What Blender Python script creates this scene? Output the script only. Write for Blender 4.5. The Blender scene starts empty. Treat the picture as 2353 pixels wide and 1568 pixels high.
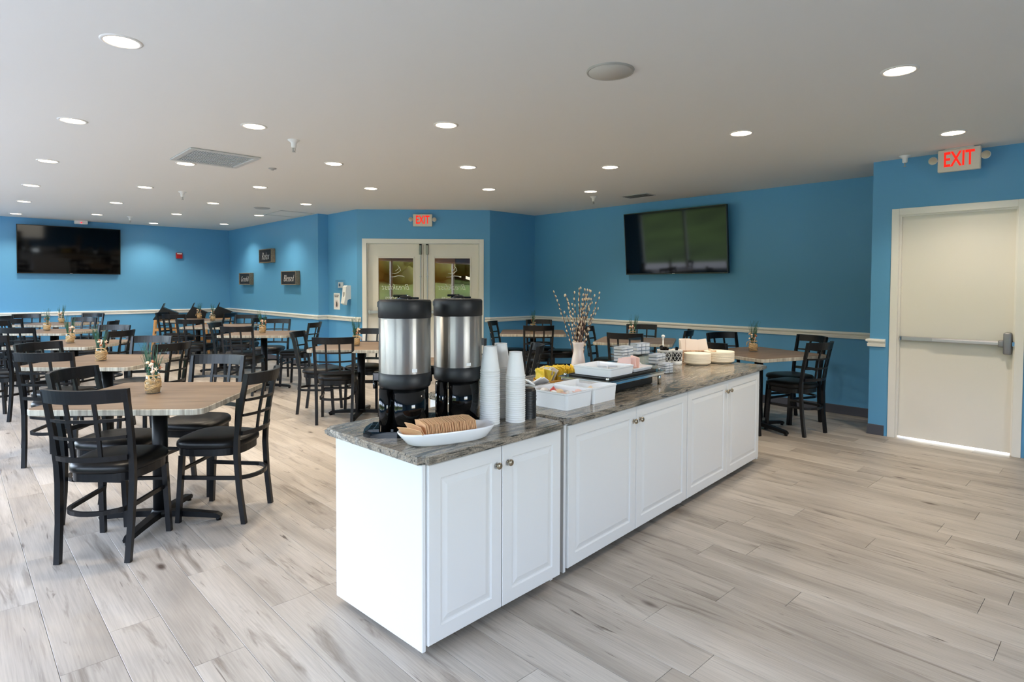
import bpy, bmesh, math, random
from mathutils import Vector, Matrix
random.seed(7)
PI = math.pi
S = bpy.context.scene
COL = S.collection

# ------------------------------------------------------------------ camera, sky, exposure
YAW = 0.8124                      # heading of the view in the floor plan (x along the right-hand wall's normal, y along it)
SA, CA = math.sin(YAW), math.cos(YAW)
cam = bpy.data.cameras.new('camera')
cam.sensor_width = 36.0
cam.lens = 36.0 * 1374.03 / 2353.0
cam.shift_y = -81.86 / 2353.0
cam.clip_start = 0.05
cam.clip_end = 300
camo = bpy.data.objects.new('camera', cam)
COL.objects.link(camo)
pt, rl = 0.0314, 0.0034
fw = Vector((CA * math.cos(pt), SA * math.cos(pt), -math.sin(pt)))
r0 = Vector((SA, -CA, 0))
u0 = r0.cross(fw)
rc = r0 * math.cos(rl) + u0 * math.sin(rl)
uc = u0 * math.cos(rl) - r0 * math.sin(rl)
M = Matrix((rc, uc, -fw)).transposed().to_4x4()
M.translation = Vector((0, 0, 1.4))
camo.matrix_world = M
S.camera = camo

S.view_settings.view_transform = 'Standard'
S.view_settings.look = 'None'
S.view_settings.gamma = 1.0
S.view_settings.use_curve_mapping = False
S.view_settings.exposure = 0.25
S.cycles.use_denoising = True
S.cycles.max_bounces = 10
S.cycles.diffuse_bounces = 5
S.cycles.transparent_max_bounces = 12
S.cycles.sample_clamp_indirect = 6.0
S.cycles.caustics_reflective = False
S.cycles.caustics_refractive = False

SKY = 2.7
LAMP = 16.0                       # visible glow of a ceiling lamp's diffuser
SPOT = 80.0                      # watts of each ceiling lamp's downward beam
w = bpy.data.worlds.new('sky')
S.world = w
w.use_nodes = True
nt = w.node_tree
nt.nodes.clear()
out = nt.nodes.new('ShaderNodeOutputWorld')
bg = nt.nodes.new('ShaderNodeBackground')
sk = nt.nodes.new('ShaderNodeTexSky')
sk.sky_type = 'NISHITA'
sk.sun_disc = False
sk.sun_elevation = math.radians(48)
sk.sun_rotation = math.radians(120)
sk.air_density = 1.0
sk.dust_density = 1.5
hs = nt.nodes.new('ShaderNodeHueSaturation')
hs.inputs['Saturation'].default_value = 0.6
nt.links.new(sk.outputs[0], hs.inputs['Color'])
nt.links.new(hs.outputs[0], bg.inputs[0])
bg.inputs[1].default_value = SKY
nt.links.new(bg.outputs[0], out.inputs[0])

# ------------------------------------------------------------------ helpers
def cf(X, D):
    """plan point given as (metres right of the view axis, metres in front of the camera)"""
    return (X * SA + D * CA, -X * CA + D * SA)
def cang(deg):
    return math.radians(deg) + YAW - PI / 2

def lin(c):
    return tuple(((x / 255.0) / 12.92 if x / 255.0 <= 0.04045 else ((x / 255.0 + 0.055) / 1.055) ** 2.4) for x in c)

MATS = {}
def mat(name, rgb, rough=0.5, metal=0.0, noise=0.0, nscale=30.0, bump=0.0, bscale=200.0, **kw):
    m = bpy.data.materials.new(name)
    m.use_nodes = True
    t = m.node_tree
    b = t.nodes['Principled BSDF']
    c = lin(rgb)
    b.inputs['Base Color'].default_value = (*c, 1)
    b.inputs['Roughness'].default_value = rough
    b.inputs['Metallic'].default_value = metal
    for k, v in kw.items():
        b.inputs[k].default_value = v
    tc = None
    if noise or bump:
        tc = t.nodes.new('ShaderNodeNewGeometry')
    if noise:
        n = t.nodes.new('ShaderNodeTexNoise')
        n.inputs['Scale'].default_value = nscale
        n.inputs['Detail'].default_value = 4
        t.links.new(tc.outputs['Position'], n.inputs['Vector'])
        r = t.nodes.new('ShaderNodeValToRGB')
        r.color_ramp.elements[0].position = 0.3
        r.color_ramp.elements[1].position = 0.7
        r.color_ramp.elements[0].color = (*[x * (1 - noise) for x in c], 1)
        r.color_ramp.elements[1].color = (*[min(1, x * (1 + noise)) for x in c], 1)
        t.links.new(n.outputs[0], r.inputs[0])
        t.links.new(r.outputs[0], b.inputs['Base Color'])
    if bump:
        n = t.nodes.new('ShaderNodeTexNoise')
        n.inputs['Scale'].default_value = bscale
        t.links.new(tc.outputs['Position'], n.inputs['Vector'])
        bp = t.nodes.new('ShaderNodeBump')
        bp.inputs['Strength'].default_value = bump
        bp.inputs['Distance'].default_value = 0.002
        t.links.new(n.outputs[0], bp.inputs['Height'])
        t.links.new(bp.outputs[0], b.inputs['Normal'])
    MATS[name] = m
    return m

def emit(name, rgb, strength):
    m = bpy.data.materials.new(name)
    m.use_nodes = True
    t = m.node_tree
    t.nodes.clear()
    o = t.nodes.new('ShaderNodeOutputMaterial')
    e = t.nodes.new('ShaderNodeEmission')
    e.inputs[0].default_value = (*lin(rgb), 1)
    e.inputs[1].default_value = strength
    t.links.new(e.outputs[0], o.inputs[0])
    return m

ORD = ('topmost second third fourth fifth sixth seventh eighth ninth tenth eleventh twelfth thirteenth fourteenth fifteenth sixteenth '
       'seventeenth eighteenth nineteenth twentieth twenty-first twenty-second twenty-third twenty-fourth twenty-fifth').split()
def nth(k, n):
    """k counted from the bottom of a stack of n"""
    return 'bottom' if k == 0 else ORD[n - 1 - k]

class MB:
    """collects shapes into one mesh"""
    def __init__(s):
        s.v, s.f, s.m, s.sm = [], [], [], []
    def add(s, vs, fs, mi=0, smooth=False):
        o = len(s.v)
        s.v += [tuple(p) for p in vs]
        for f in fs:
            s.f.append(tuple(i + o for i in f)); s.m.append(mi); s.sm.append(smooth)
        return s
    def box(s, x0, x1, y0, y1, z0, z1, mi=0, M=None):
        vs = [Vector((x, y, z)) for z in (z0, z1) for y in (y0, y1) for x in (x0, x1)]
        if M: vs = [M @ p for p in vs]
        return s.add(vs, [(0, 2, 3, 1), (4, 5, 7, 6), (0, 1, 5, 4), (2, 6, 7, 3), (0, 4, 6, 2), (1, 3, 7, 5)], mi)
    def rbox(s, x0, x1, y0, y1, z0, z1, r=0.004, mi=0, M=None, seg=1):
        bm = bmesh.new()
        bmesh.ops.create_cube(bm, size=1)
        for p in bm.verts:
            p.co = Vector((x0 + (p.co.x + .5) * (x1 - x0), y0 + (p.co.y + .5) * (y1 - y0), z0 + (p.co.z + .5) * (z1 - z0)))
        r = min(r, 0.45 * min(x1 - x0, y1 - y0, z1 - z0))
        bmesh.ops.bevel(bm, geom=bm.edges[:], offset=r, segments=seg, affect='EDGES', profile=0.5)
        bm.verts.index_update()
        vs = [p.co.copy() for p in bm.verts]
        if M: vs = [M @ p for p in vs]
        s.add(vs, [tuple(q.index for q in f.verts) for f in bm.faces], mi, seg > 1)
        bm.free()
        return s
    def lathe(s, prof, n=24, mi=0, c=(0, 0, 0), smooth=True, M=None, sx=1.0, sy=1.0):
        """prof: list of (radius, z); radius 0 closes"""
        vs, rings = [], []
        for r, z in prof:
            if r <= 1e-6:
                rings.append([len(vs)]); vs.append(Vector((c[0], c[1], c[2] + z)))
            else:
                ids = []
                for k in range(n):
                    a = 2 * PI * k / n
                    ids.append(len(vs)); vs.append(Vector((c[0] + sx * r * math.cos(a), c[1] + sy * r * math.sin(a), c[2] + z)))
                rings.append(ids)
        fs = []
        for A, B in zip(rings, rings[1:]):
            if len(A) == 1 and len(B) == 1: continue
            for k in range(n):
                k2 = (k + 1) % n
                if len(A) == 1: fs.append((A[0], B[k2], B[k]))
                elif len(B) == 1: fs.append((A[k], A[k2], B[0]))
                else: fs.append((A[k], A[k2], B[k2], B[k]))
        if M: vs = [M @ p for p in vs]
        return s.add(vs, fs, mi, smooth)
    def cyl(s, c, r, z0, z1, n=20, mi=0, M=None, smooth=True, bev=0.0):
        if bev:
            pr = [(0, z0), (r - bev, z0), (r, z0 + bev), (r, z1 - bev), (r - bev, z1), (0, z1)]
        else:
            pr = [(0, z0), (r, z0), (r, z1), (0, z1)]
        return s.lathe(pr, n, mi, (c[0], c[1], 0), smooth, M)
    def prism(s, pts, z0, z1, mi=0, M=None, smooth=False):
        n = len(pts)
        vs = [Vector((p[0], p[1], z0)) for p in pts] + [Vector((p[0], p[1], z1)) for p in pts]
        if M: vs = [M @ p for p in vs]
        fs = [tuple(range(n))[::-1], tuple(range(n, 2 * n))]
        o = len(s.v)
        s.add(vs, fs, mi)
        for i in range(n):
            s.f.append((o + i, o + (i + 1) % n, o + n + (i + 1) % n, o + n + i)); s.m.append(mi); s.sm.append(smooth)
        return s
    def sweep(s, path, wdt, hgt, mi=0, closed=False, up=Vector((0, 0, 1)), round_n=0, smooth=False):
        """rectangular (or round_n-gon, radius wdt) section along a path; wdt/hgt may be lists"""
        P = [Vector(p) for p in path]
        n = len(P)
        rings = []
        vs = []
        for i, p in enumerate(P):
            a = P[(i - 1) % n] if (closed or i > 0) else p
            b = P[(i + 1) % n] if (closed or i < n - 1) else p
            d = (b - a)
            d = d.normalized() if d.length > 1e-9 else Vector((0, 0, 1))
            uu = up if abs(d.dot(up)) < 0.98 else Vector((0, 1, 0))
            side = d.cross(uu).normalized()
            u2 = side.cross(d).normalized()
            ww = wdt[i] if isinstance(wdt, (list, tuple)) else wdt
            hh = hgt[i] if isinstance(hgt, (list, tuple)) else hgt
            if round_n:
                sec = [(ww * math.cos(2 * PI * k / round_n), ww * math.sin(2 * PI * k / round_n)) for k in range(round_n)]
            else:
                sec = [(-ww / 2, -hh / 2), (ww / 2, -hh / 2), (ww / 2, hh / 2), (-ww / 2, hh / 2)]
            rings.append([len(vs) + k for k in range(len(sec))])
            vs += [p + side * x + u2 * y for x, y in sec]
        fs = []
        m = len(rings[0])
        lim = n if closed else n - 1
        for i in range(lim):
            A, B = rings[i], rings[(i + 1) % n]
            for k in range(m):
                fs.append((A[k], A[(k + 1) % m], B[(k + 1) % m], B[k]))
        if not closed:
            fs.append(tuple(rings[0][::-1])); fs.append(tuple(rings[-1]))
        return s.add(vs, fs, mi, smooth or round_n > 4)
    def ball(s, c, r, n=8, mi=0, sz=1.0, M=None):
        pr = [(r * math.sin(PI * k / (n // 2 + 1)) if 0 < k < n // 2 + 1 else 0, -sz * r * math.cos(PI * k / (n // 2 + 1))) for k in range(n // 2 + 2)]
        return s.lathe(pr, n, mi, c, True, M)
    def mesh(s, name, mats):
        me = bpy.data.meshes.new(name)
        me.from_pydata(s.v, [], s.f)
        for q in (mats if isinstance(mats, (list, tuple)) else [mats]):
            me.materials.append(q)
        me.polygons.foreach_set('material_index', s.m)
        me.polygons.foreach_set('use_smooth', s.sm)
        bm = bmesh.new(); bm.from_mesh(me)
        bmesh.ops.recalc_face_normals(bm, faces=bm.faces[:])
        bm.to_mesh(me); bm.free()
        me.update()
        return me
    def obj(s, name, mats, parent=None, loc=(0, 0, 0), rotz=0.0):
        return put(name, s.mesh(name, mats), parent, loc, rotz)

def put(name, me, parent=None, loc=(0, 0, 0), rotz=0.0, rot=None):
    o = bpy.data.objects.new(name, me)
    COL.objects.link(o)
    o.location = loc
    o.rotation_euler = rot if rot is not None else (0, 0, rotz)
    if parent is not None: o.parent = parent
    return o
def thing(name, label, cat, loc=(0, 0, 0), rotz=0.0, group=None):
    o = bpy.data.objects.new(name, None)
    o.empty_display_size = 0.1
    COL.objects.link(o)
    o.location = loc; o.rotation_euler = (0, 0, rotz)
    return tag(o, label, cat, group)
def tag(o, label, cat, group=None):
    o['label'] = label; o['category'] = cat
    if group: o['group'] = group
    return o
def struct(o):
    o['kind'] = 'structure'
    return o
def dup(root, loc, rotz, label, group=None, rot=None):
    r = root.copy(); COL.objects.link(r); r.location = loc
    r.rotation_euler = rot if rot is not None else (0, 0, rotz)
    r['label'] = label
    if group: r['group'] = group
    for ch in list(root.children):
        c = ch.copy(); COL.objects.link(c); c.parent = r
        for g in ch.children:
            d = g.copy(); COL.objects.link(d); d.parent = c
    return r

def text_obj(name, s, size, m, parent, M, ext=0.0008, shear=0.0, sx=1.0, off=0.0, align='CENTER'):
    c = bpy.data.curves.new(name, 'FONT')
    c.body = s; c.size = size; c.extrude = ext; c.shear = shear; c.offset = off
    c.align_x = align; c.align_y = 'CENTER'
    c.resolution_u = 4
    c.materials.append(m)
    q = bpy.data.objects.new(name + '_curve', c)
    COL.objects.link(q)
    bpy.context.view_layer.update()
    me = bpy.data.meshes.new_from_object(q.evaluated_get(bpy.context.evaluated_depsgraph_get()))
    me.name = name
    bpy.data.objects.remove(q); bpy.data.curves.remove(c)
    o = bpy.data.objects.new(name, me)
    COL.objects.link(o)
    o.parent = parent
    o.matrix_local = M @ Matrix.Diagonal((sx, 1, 1, 1))
    return o
def frame_m(o, x, y, z):
    m = Matrix((x, y, z)).transposed().to_4x4(); m.translation = Vector(o)
    return m

# ------------------------------------------------------------------ materials
wall_blue = mat('wall_blue_paint', (94, 162, 208), 0.42, bump=0.12, bscale=260)
ceil_m = mat('ceiling_paint', (228, 227, 222), 0.9, bump=0.1, bscale=300)
white_trim = mat('white_trim_paint', (240, 238, 232), 0.35)
base_m = mat('grey_vinyl_base', (72, 74, 84), 0.5)
cab_white = mat('cabinet_white', (222, 221, 219), 0.3)
door_white = mat('door_white_paint', (235, 231, 222), 0.35, bump=0.05, bscale=150)
black_wood = mat('black_painted_wood', (11, 12, 16), 0.34, **{'Specular IOR Level': 0.4}, noise=0.15, nscale=60)
black_vinyl = mat('black_vinyl', (14, 13, 13), 0.36, **{'Specular IOR Level': 0.3}, bump=0.15, bscale=500)
black_metal = mat('black_metal', (12, 13, 16), 0.42, **{'Specular IOR Level': 0.25})
black_plastic = mat('black_plastic_matte', (18, 19, 21), 0.45, bump=0.1, bscale=900)
black_gloss = mat('black_plastic_gloss', (9, 9, 10), 0.08)
chrome = mat('chrome', (225, 225, 225), 0.08, 1.0)
alum = mat('brushed_aluminium', (190, 190, 196), 0.35, 0.8)
nickel = mat('brushed_nickel', (168, 155, 135), 0.3, 1.0)
white_plastic = mat('white_plastic', (236, 236, 234), 0.35)
ceramic = mat('white_ceramic', (240, 241, 243), 0.1)
paper_w = mat('white_paper', (240, 240, 240), 0.75)
paper_cup = mat('paper_cup', (240, 239, 236), 0.6)
cream = mat('cream_paper_plate', (243, 230, 208), 0.55)
kraft = mat('kraft_cardboard', (216, 170, 126), 0.85, noise=0.06, nscale=150)
kraft_d = mat('kraft_edge', (176, 132, 92), 0.9)
napkin_m = mat('napkin_paper', (240, 226, 214), 0.85)
yellow_m = mat('yellow_packet', (240, 208, 70), 0.5, noise=0.12, nscale=60)
tea_m = mat('pale_packet', (226, 220, 212), 0.5)
orange_wood = mat('orange_tray', (222, 165, 78), 0.5)
wicker = mat('wicker_wood', (196, 160, 130), 0.8, noise=0.35, nscale=90)
pink_ceramic = mat('blush_ceramic', (238, 220, 212), 0.3)
twig = mat('willow_twig', (96, 66, 56), 0.7)
catkin = mat('willow_catkin', (226, 205, 178), 0.9, noise=0.12, nscale=200)
red_m = mat('red_alarm', (170, 20, 24), 0.4)
red_glow = emit('exit_letters_red', (255, 44, 32), 1.0)
lens_m = mat('lamp_lens', (190, 178, 160), 0.15)
grey_m = mat('grey_sensor', (170, 170, 168), 0.5)
vent_dark = mat('vent_dark', (60, 64, 64), 0.6)
vent_m = mat('vent_grey_paint', (196, 198, 196), 0.5)
sp_m = mat('speaker_grille', (196, 193, 184), 0.7)
tv_screen = mat('tv_screen_glass', (3, 3, 4), 0.05, **{'Specular IOR Level': 0.3})
tv_bezel = mat('tv_bezel', (10, 10, 11), 0.25)
tan_wall = mat('tan_hall_wall', (205, 170, 120), 0.8)
brown_wood = mat('brown_hall_counter', (92, 58, 24), 0.5, noise=0.2, nscale=12)
hall_floor = mat('hall_floor', (110, 96, 80), 0.5)
oak = mat('natural_oak', (203, 150, 88), 0.5, noise=0.12, nscale=50)
sign_wood = mat('grey_sign_wood', (138, 124, 106), 0.8, noise=0.25, nscale=80)
slate = mat('black_slate_paint', (22, 22, 26), 0.6)
chalk = mat('chalk_white', (225, 225, 225), 0.8)
etch = mat('etched_lettering', (236, 236, 226), 0.7)
dark_ink = mat('dark_ink', (50, 46, 52), 0.7)
red_ink = mat('red_ink', (196, 60, 70), 0.7)
twine = mat('jute_twine', (206, 172, 122), 0.9, noise=0.2, nscale=200)
shell_m = mat('shell_cream', (232, 205, 178), 0.6, noise=0.1, nscale=100)
shell_b = mat('shell_brown', (176, 112, 78), 0.6, noise=0.2, nscale=100)
grass_g = mat('grass_blade_green', (38, 88, 66), 0.5, noise=0.3, nscale=40)
sand = mat('jar_sand', (190, 160, 122), 0.9, noise=0.3, nscale=160)
orange_in = mat('raw_plywood', (222, 168, 112), 0.7)
rubber = mat('rubber_black', (24, 24, 24), 0.6)
jam_w = mat('white_portion_cup', (235, 238, 242), 0.4)
jam_l = mat('portion_foil', (176, 186, 202), 0.35)
pinkp = mat('pink_packet', (232, 196, 190), 0.5)
bluep = mat('blue_packet', (110, 160, 185), 0.5)
redp = mat('red_lid', (206, 70, 62), 0.4)
peach = mat('peach_packet', (240, 214, 180), 0.5)
lamp_m = emit('lamp_diffuser', (255, 228, 194), LAMP)
ring_m = mat('lamp_ring', (235, 232, 226), 0.4)
leaf_m = mat('leafy_green', (78, 88, 40), 0.8, noise=0.5, nscale=1.5)
turf_m = mat('lawn_green', (74, 96, 44), 0.9, noise=0.35, nscale=0.4)
bark = mat('tree_bark', (70, 58, 46), 0.9)

def glass_mat(name, tint=(1, 1, 1), gloss=0.12, rough=0.0, ior=1.5):
    m = bpy.data.materials.new(name); m.use_nodes = True
    t = m.node_tree; t.nodes.clear()
    o = t.nodes.new('ShaderNodeOutputMaterial')
    tr = t.nodes.new('ShaderNodeBsdfTransparent'); tr.inputs[0].default_value = (*tint, 1)
    g = t.nodes.new('ShaderNodeBsdfGlossy'); g.inputs['Roughness'].default_value = rough
    fr = t.nodes.new('ShaderNodeLayerWeight')
    pw = t.nodes.new('ShaderNodeMath'); pw.operation = 'POWER'; pw.inputs[1].default_value = 4.0
    t.links.new(fr.outputs['Facing'], pw.inputs[0])
    ma = t.nodes.new('ShaderNodeMath'); ma.operation = 'ADD'; ma.use_clamp = True; ma.inputs[1].default_value = gloss
    mx = t.nodes.new('ShaderNodeMixShader')
    t.links.new(pw.outputs[0], ma.inputs[0]); t.links.new(ma.outputs[0], mx.inputs[0])
    t.links.new(tr.outputs[0], mx.inputs[1]); t.links.new(g.outputs[0], mx.inputs[2])
    t.links.new(mx.outputs[0], o.inputs[0])
    return m
door_glass = glass_mat('door_glass', (0.66, 0.58, 0.38), 0.11)
jar_glass = glass_mat('jar_glass', (0.96, 0.98, 0.97), 0.05)
acrylic = glass_mat('clear_acrylic', (0.97, 0.975, 0.98), 0.05)
shelf_glass = glass_mat('shelf_glass', (0.72, 0.78, 0.80), 0.25)
bag_m = glass_mat('clear_wrapper', (0.9, 0.9, 0.9), 0.12, 0.15)

def stretch_nodes(t, scale, rnd=True, coord='world', dist=0.0):
    """position stretched by scale, shifted per object and per loose piece"""
    if coord == 'world':
        src = t.nodes.new('ShaderNodeNewGeometry'); sock = src.outputs['Position']
    else:
        src = t.nodes.new('ShaderNodeTexCoord'); sock = src.outputs['Object']
    oi = t.nodes.new('ShaderNodeObjectInfo')
    gi = t.nodes.new('ShaderNodeNewGeometry')
    ad = t.nodes.new('ShaderNodeMath'); ad.operation = 'ADD'
    t.links.new(oi.outputs['Random'], ad.inputs[0]); t.links.new(gi.outputs['Random Per Island'], ad.inputs[1])
    fr = t.nodes.new('ShaderNodeMath'); fr.operation = 'FRACT'
    t.links.new(ad.outputs[0], fr.inputs[0])
    mu = t.nodes.new('ShaderNodeMath'); mu.operation = 'MULTIPLY'; mu.inputs[1].default_value = 37.0 if rnd else 0.0
    t.links.new(fr.outputs[0], mu.inputs[0])
    va = t.nodes.new('ShaderNodeVectorMath'); va.operation = 'ADD'
    t.links.new(sock, va.inputs[0]); t.links.new(mu.outputs[0], va.inputs[1])
    return va.outputs[0], fr.outputs[0]
def noise_of(t, vec, scale, det=4, dist=0.0, rough=0.5):
    vm = t.nodes.new('ShaderNodeVectorMath'); vm.operation = 'MULTIPLY'; vm.inputs[1].default_value = scale
    t.links.new(vec, vm.inputs[0])
    n = t.nodes.new('ShaderNodeTexNoise'); n.inputs['Scale'].default_value = 1.0; n.inputs['Detail'].default_value = det
    n.inputs['Distortion'].default_value = dist; n.inputs['Roughness'].default_value = rough
    t.links.new(vm.outputs[0], n.inputs['Vector'])
    return n.outputs[0]
def ramp_of(t, fac, stops):
    r = t.nodes.new('ShaderNodeValToRGB')
    el = r.color_ramp.elements
    while len(el) < len(stops): el.new(0.5)
    for e, (p, c) in zip(el, stops):
        e.position = p; e.color = (*c, 1)
    t.links.new(fac, r.inputs[0])
    return r.outputs[0]
def mix_of(t, fac, a, b, mode='MIX'):
    m = t.nodes.new('ShaderNodeMixRGB'); m.blend_type = mode
    for s, v in ((0, fac), (1, a), (2, b)):
        if isinstance(v, (int, float)): m.inputs[s].default_value = v
        elif isinstance(v, tuple): m.inputs[s].default_value = (*v, 1)
        else: t.links.new(v, m.inputs[s])
    return m.outputs[0]

def wood_floor():
    m = bpy.data.materials.new('laminate_oak_planks'); m.use_nodes = True
    t = m.node_tree; b = t.nodes['Principled BSDF']
    v, rnd = stretch_nodes(t, None)
    big = noise_of(t, v, (5.0, 0.7, 1), 4, 0.6)
    col = ramp_of(t, big, [(0.25, lin((147, 138, 128))), (0.5, lin((173, 164, 153))), (0.75, lin((193, 185, 175)))])
    tone = ramp_of(t, rnd, [(0.0, (0.88, 0.87, 0.86)), (0.5, (0.97, 0.965, 0.96)), (1.0, (1.06, 1.06, 1.06))])
    col = mix_of(t, 1.0, col, tone, 'MULTIPLY')
    fine = noise_of(t, v, (160.0, 5.0, 1), 3)
    fg = ramp_of(t, fine, [(0.3, (0.86, 0.86, 0.86)), (0.65, (1.06, 1.06, 1.06))])
    col = mix_of(t, 1.0, col, fg, 'MULTIPLY')
    st = noise_of(t, v, (13.0, 1.3, 1), 5, 1.2, 0.6)
    sm = ramp_of(t, st, [(0.56, (0, 0, 0)), (0.72, (1, 1, 1))])
    col = mix_of(t, sm, col, mix_of(t, 1.0, col, (0.50, 0.47, 0.45), 'MULTIPLY'))
    st2 = noise_of(t, v, (26.0, 2.2, 1), 3, 1.6, 0.5)
    sm2 = ramp_of(t, st2, [(0.66, (0, 0, 0)), (0.76, (1, 1, 1))])
    col = mix_of(t, sm2, col, lin((88, 78, 70)))
    kn = t.nodes.new('ShaderNodeTexVoronoi')
    vm = t.nodes.new('ShaderNodeVectorMath'); vm.operation = 'MULTIPLY'; vm.inputs[1].default_value = (3.4, 1.5, 1)
    t.links.new(v, vm.inputs[0]); t.links.new(vm.outputs[0], kn.inputs['Vector']); kn.inputs['Scale'].default_value = 1.0
    km = ramp_of(t, kn.outputs['Distance'], [(0.03, (1, 1, 1)), (0.085, (0, 0, 0))])
    col = mix_of(t, km, col, lin((84, 72, 64)))
    t.links.new(col, b.inputs['Base Color'])
    b.inputs['Roughness'].default_value = 0.42
    bp = t.nodes.new('ShaderNodeBump'); bp.inputs['Strength'].default_value = 0.12; bp.inputs['Distance'].default_value = 0.001
    t.links.new(fine, bp.inputs['Height']); t.links.new(bp.outputs[0], b.inputs['Normal'])
    return m
plank_m = wood_floor()
groove_m = mat('floor_joint', (70, 62, 54), 0.8)

def table_wood():
    m = bpy.data.materials.new('brown_grey_laminate'); m.use_nodes = True
    t = m.node_tree; b = t.nodes['Principled BSDF']
    v, rnd = stretch_nodes(t, None, True, 'object')
    big = noise_of(t, v, (2.0, 14.0, 1), 5, 0.8)
    col = ramp_of(t, big, [(0.25, lin((92, 74, 58))), (0.5, lin((118, 98, 79))), (0.75, lin((136, 116, 96)))])
    fine = noise_of(t, v, (9.0, 150.0, 1), 3)
    fg = ramp_of(t, fine, [(0.3, (0.82, 0.82, 0.82)), (0.65, (1.08, 1.08, 1.08))])
    col = mix_of(t, 1.0, col, fg, 'MULTIPLY')
    t.links.new(col, b.inputs['Base Color'])
    b.inputs['Roughness'].default_value = 0.4
    return m
top_m = table_wood()
def edge_wood():
    m = bpy.data.materials.new('grey_edge_band'); m.use_nodes = True
    t = m.node_tree; b = t.nodes['Principled BSDF']
    v, rnd = stretch_nodes(t, None, True, 'object')
    n = noise_of(t, v, (60.0, 60.0, 3.0), 4)
    col = ramp_of(t, n, [(0.3, lin((128, 120, 108))), (0.7, lin((196, 190, 176)))])
    t.links.new(col, b.inputs['Base Color']); b.inputs['Roughness'].default_value = 0.5
    return m
edge_m = edge_wood()
def granite():
    m = bpy.data.materials.new('gneiss_granite'); m.use_nodes = True
    t = m.node_tree; b = t.nodes['Principled BSDF']
    src = t.nodes.new('ShaderNodeTexCoord'); v = src.outputs['Object']
    flow = noise_of(t, v, (1.6, 7.0, 9.0), 7, 2.2, 0.62)
    col = ramp_of(t, flow, [(0.30, lin((54, 60, 56))), (0.42, lin((118, 112, 102))), (0.50, lin((158, 146, 130))),
                            (0.58, lin((116, 114, 110))), (0.66, lin((188, 180, 168))), (0.78, lin((78, 82, 78)))])
    veins = noise_of(t, v, (3.0, 26.0, 26.0), 5, 3.0, 0.6)
    vm = ramp_of(t, veins, [(0.56, (0, 0, 0)), (0.64, (1, 1, 1))])
    col = mix_of(t, vm, col, lin((50, 54, 52)))
    sp = noise_of(t, v, (150.0, 150.0, 150.0), 3)
    sg = ramp_of(t, sp, [(0.35, (0.62, 0.62, 0.62)), (0.62, (1.15, 1.15, 1.15))])
    col = mix_of(t, 0.75, col, mix_of(t, 1.0, col, sg, 'MULTIPLY'))
    t.links.new(col, b.inputs['Base Color'])
    b.inputs['Roughness'].default_value = 0.16
    return m
granite_m = granite()
def steel():
    m = bpy.data.materials.new('brushed_steel_band'); m.use_nodes = True
    t = m.node_tree; b = t.nodes['Principled BSDF']
    b.inputs['Base Color'].default_value = (*lin((205, 202, 196)), 1)
    b.inputs['Metallic'].default_value = 1.0
    b.inputs['Roughness'].default_value = 0.42
    b.inputs['Anisotropic'].default_value = 1.0
    b.inputs['Anisotropic Rotation'].default_value = 0.25
    tg = t.nodes.new('ShaderNodeTangent'); tg.direction_type = 'RADIAL'; tg.axis = 'Z'
    t.links.new(tg.outputs[0], b.inputs['Tangent'])
    src = t.nodes.new('ShaderNodeTexCoord')
    n = noise_of(t, src.outputs['Object'], (95.0, 95.0, 0.0), 3)
    bp = t.nodes.new('ShaderNodeBump'); bp.inputs['Strength'].default_value = 0.35; bp.inputs['Distance'].default_value = 0.002
    t.links.new(n, bp.inputs['Height']); t.links.new(bp.outputs[0], b.inputs['Normal'])
    return m
steel_m = steel()

# ------------------------------------------------------------------ room shell
HC = 2.59
US, US2, UT, UE = 4.473, 4.649, 7.192, 6.418        # sign wall, thermostat wall, TV wall, exit-door wall
VT, VS, VD, VR, VX = 13.616, 9.376, 8.411, 7.044, 1.791
DA, DB = Vector((US2, VD)), Vector((6.1915, VR))
UW, VB = -1.2, -3.0                                  # window wall, back wall
TH = 0.14

def wall(name, p0, p1, m, openings=(), th=TH, z1=HC, e0=0.0, e1=0.0):
    """inner face runs p0 -> p1, room on the left of that direction, thickness to the right"""
    p0, p1 = Vector(p0), Vector(p1)
    d = (p1 - p0); L = d.length; d.normalize()
    mm = frame_m((p0.x, p0.y, 0), (d.x, d.y, 0), (-d.y, d.x, 0), (0, 0, 1))
    b = MB()
    xs = sorted({-e0, L + e1, *[o[0] for o in openings], *[o[1] for o in openings]})
    for a, c in zip(xs, xs[1:]):
        segs = [(0.0, z1)]
        for s0, s1, za, zb in openings:
            if s0 <= a + 1e-6 and s1 >= c - 1e-6:
                segs = [(q0, q1) for q0, q1 in ((0.0, za), (zb, z1)) if q1 - q0 > 1e-4]
        for q0, q1 in segs:
            b.box(a, c, -th, 0, q0, q1, 0, mm)
    return struct(b.obj(name, m)), mm, L

bays = [(-0.45, 1.42), (1.75, 4.25), (4.55, 7.25), (7.55, 10.5), (11.3, 13.3)]
# window wall: room on the left when walking toward -y at x = UW
wall('wall_window', (UW, VT), (UW, VB), wall_blue, [(VT - b1, VT - b0, 0.42, 2.18) for b0, b1 in bays], e0=TH, e1=TH)
FILLW0, FILLW1 = 1.2, 2.9                                  # unseen opening added behind the camera as fill light for the island fronts
wall('wall_back', (UW, VB), (UE, VB), wall_blue, [(FILLW0 - UW, FILLW1 - UW, 0.62, 2.18)], e0=0, e1=TH)
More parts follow.
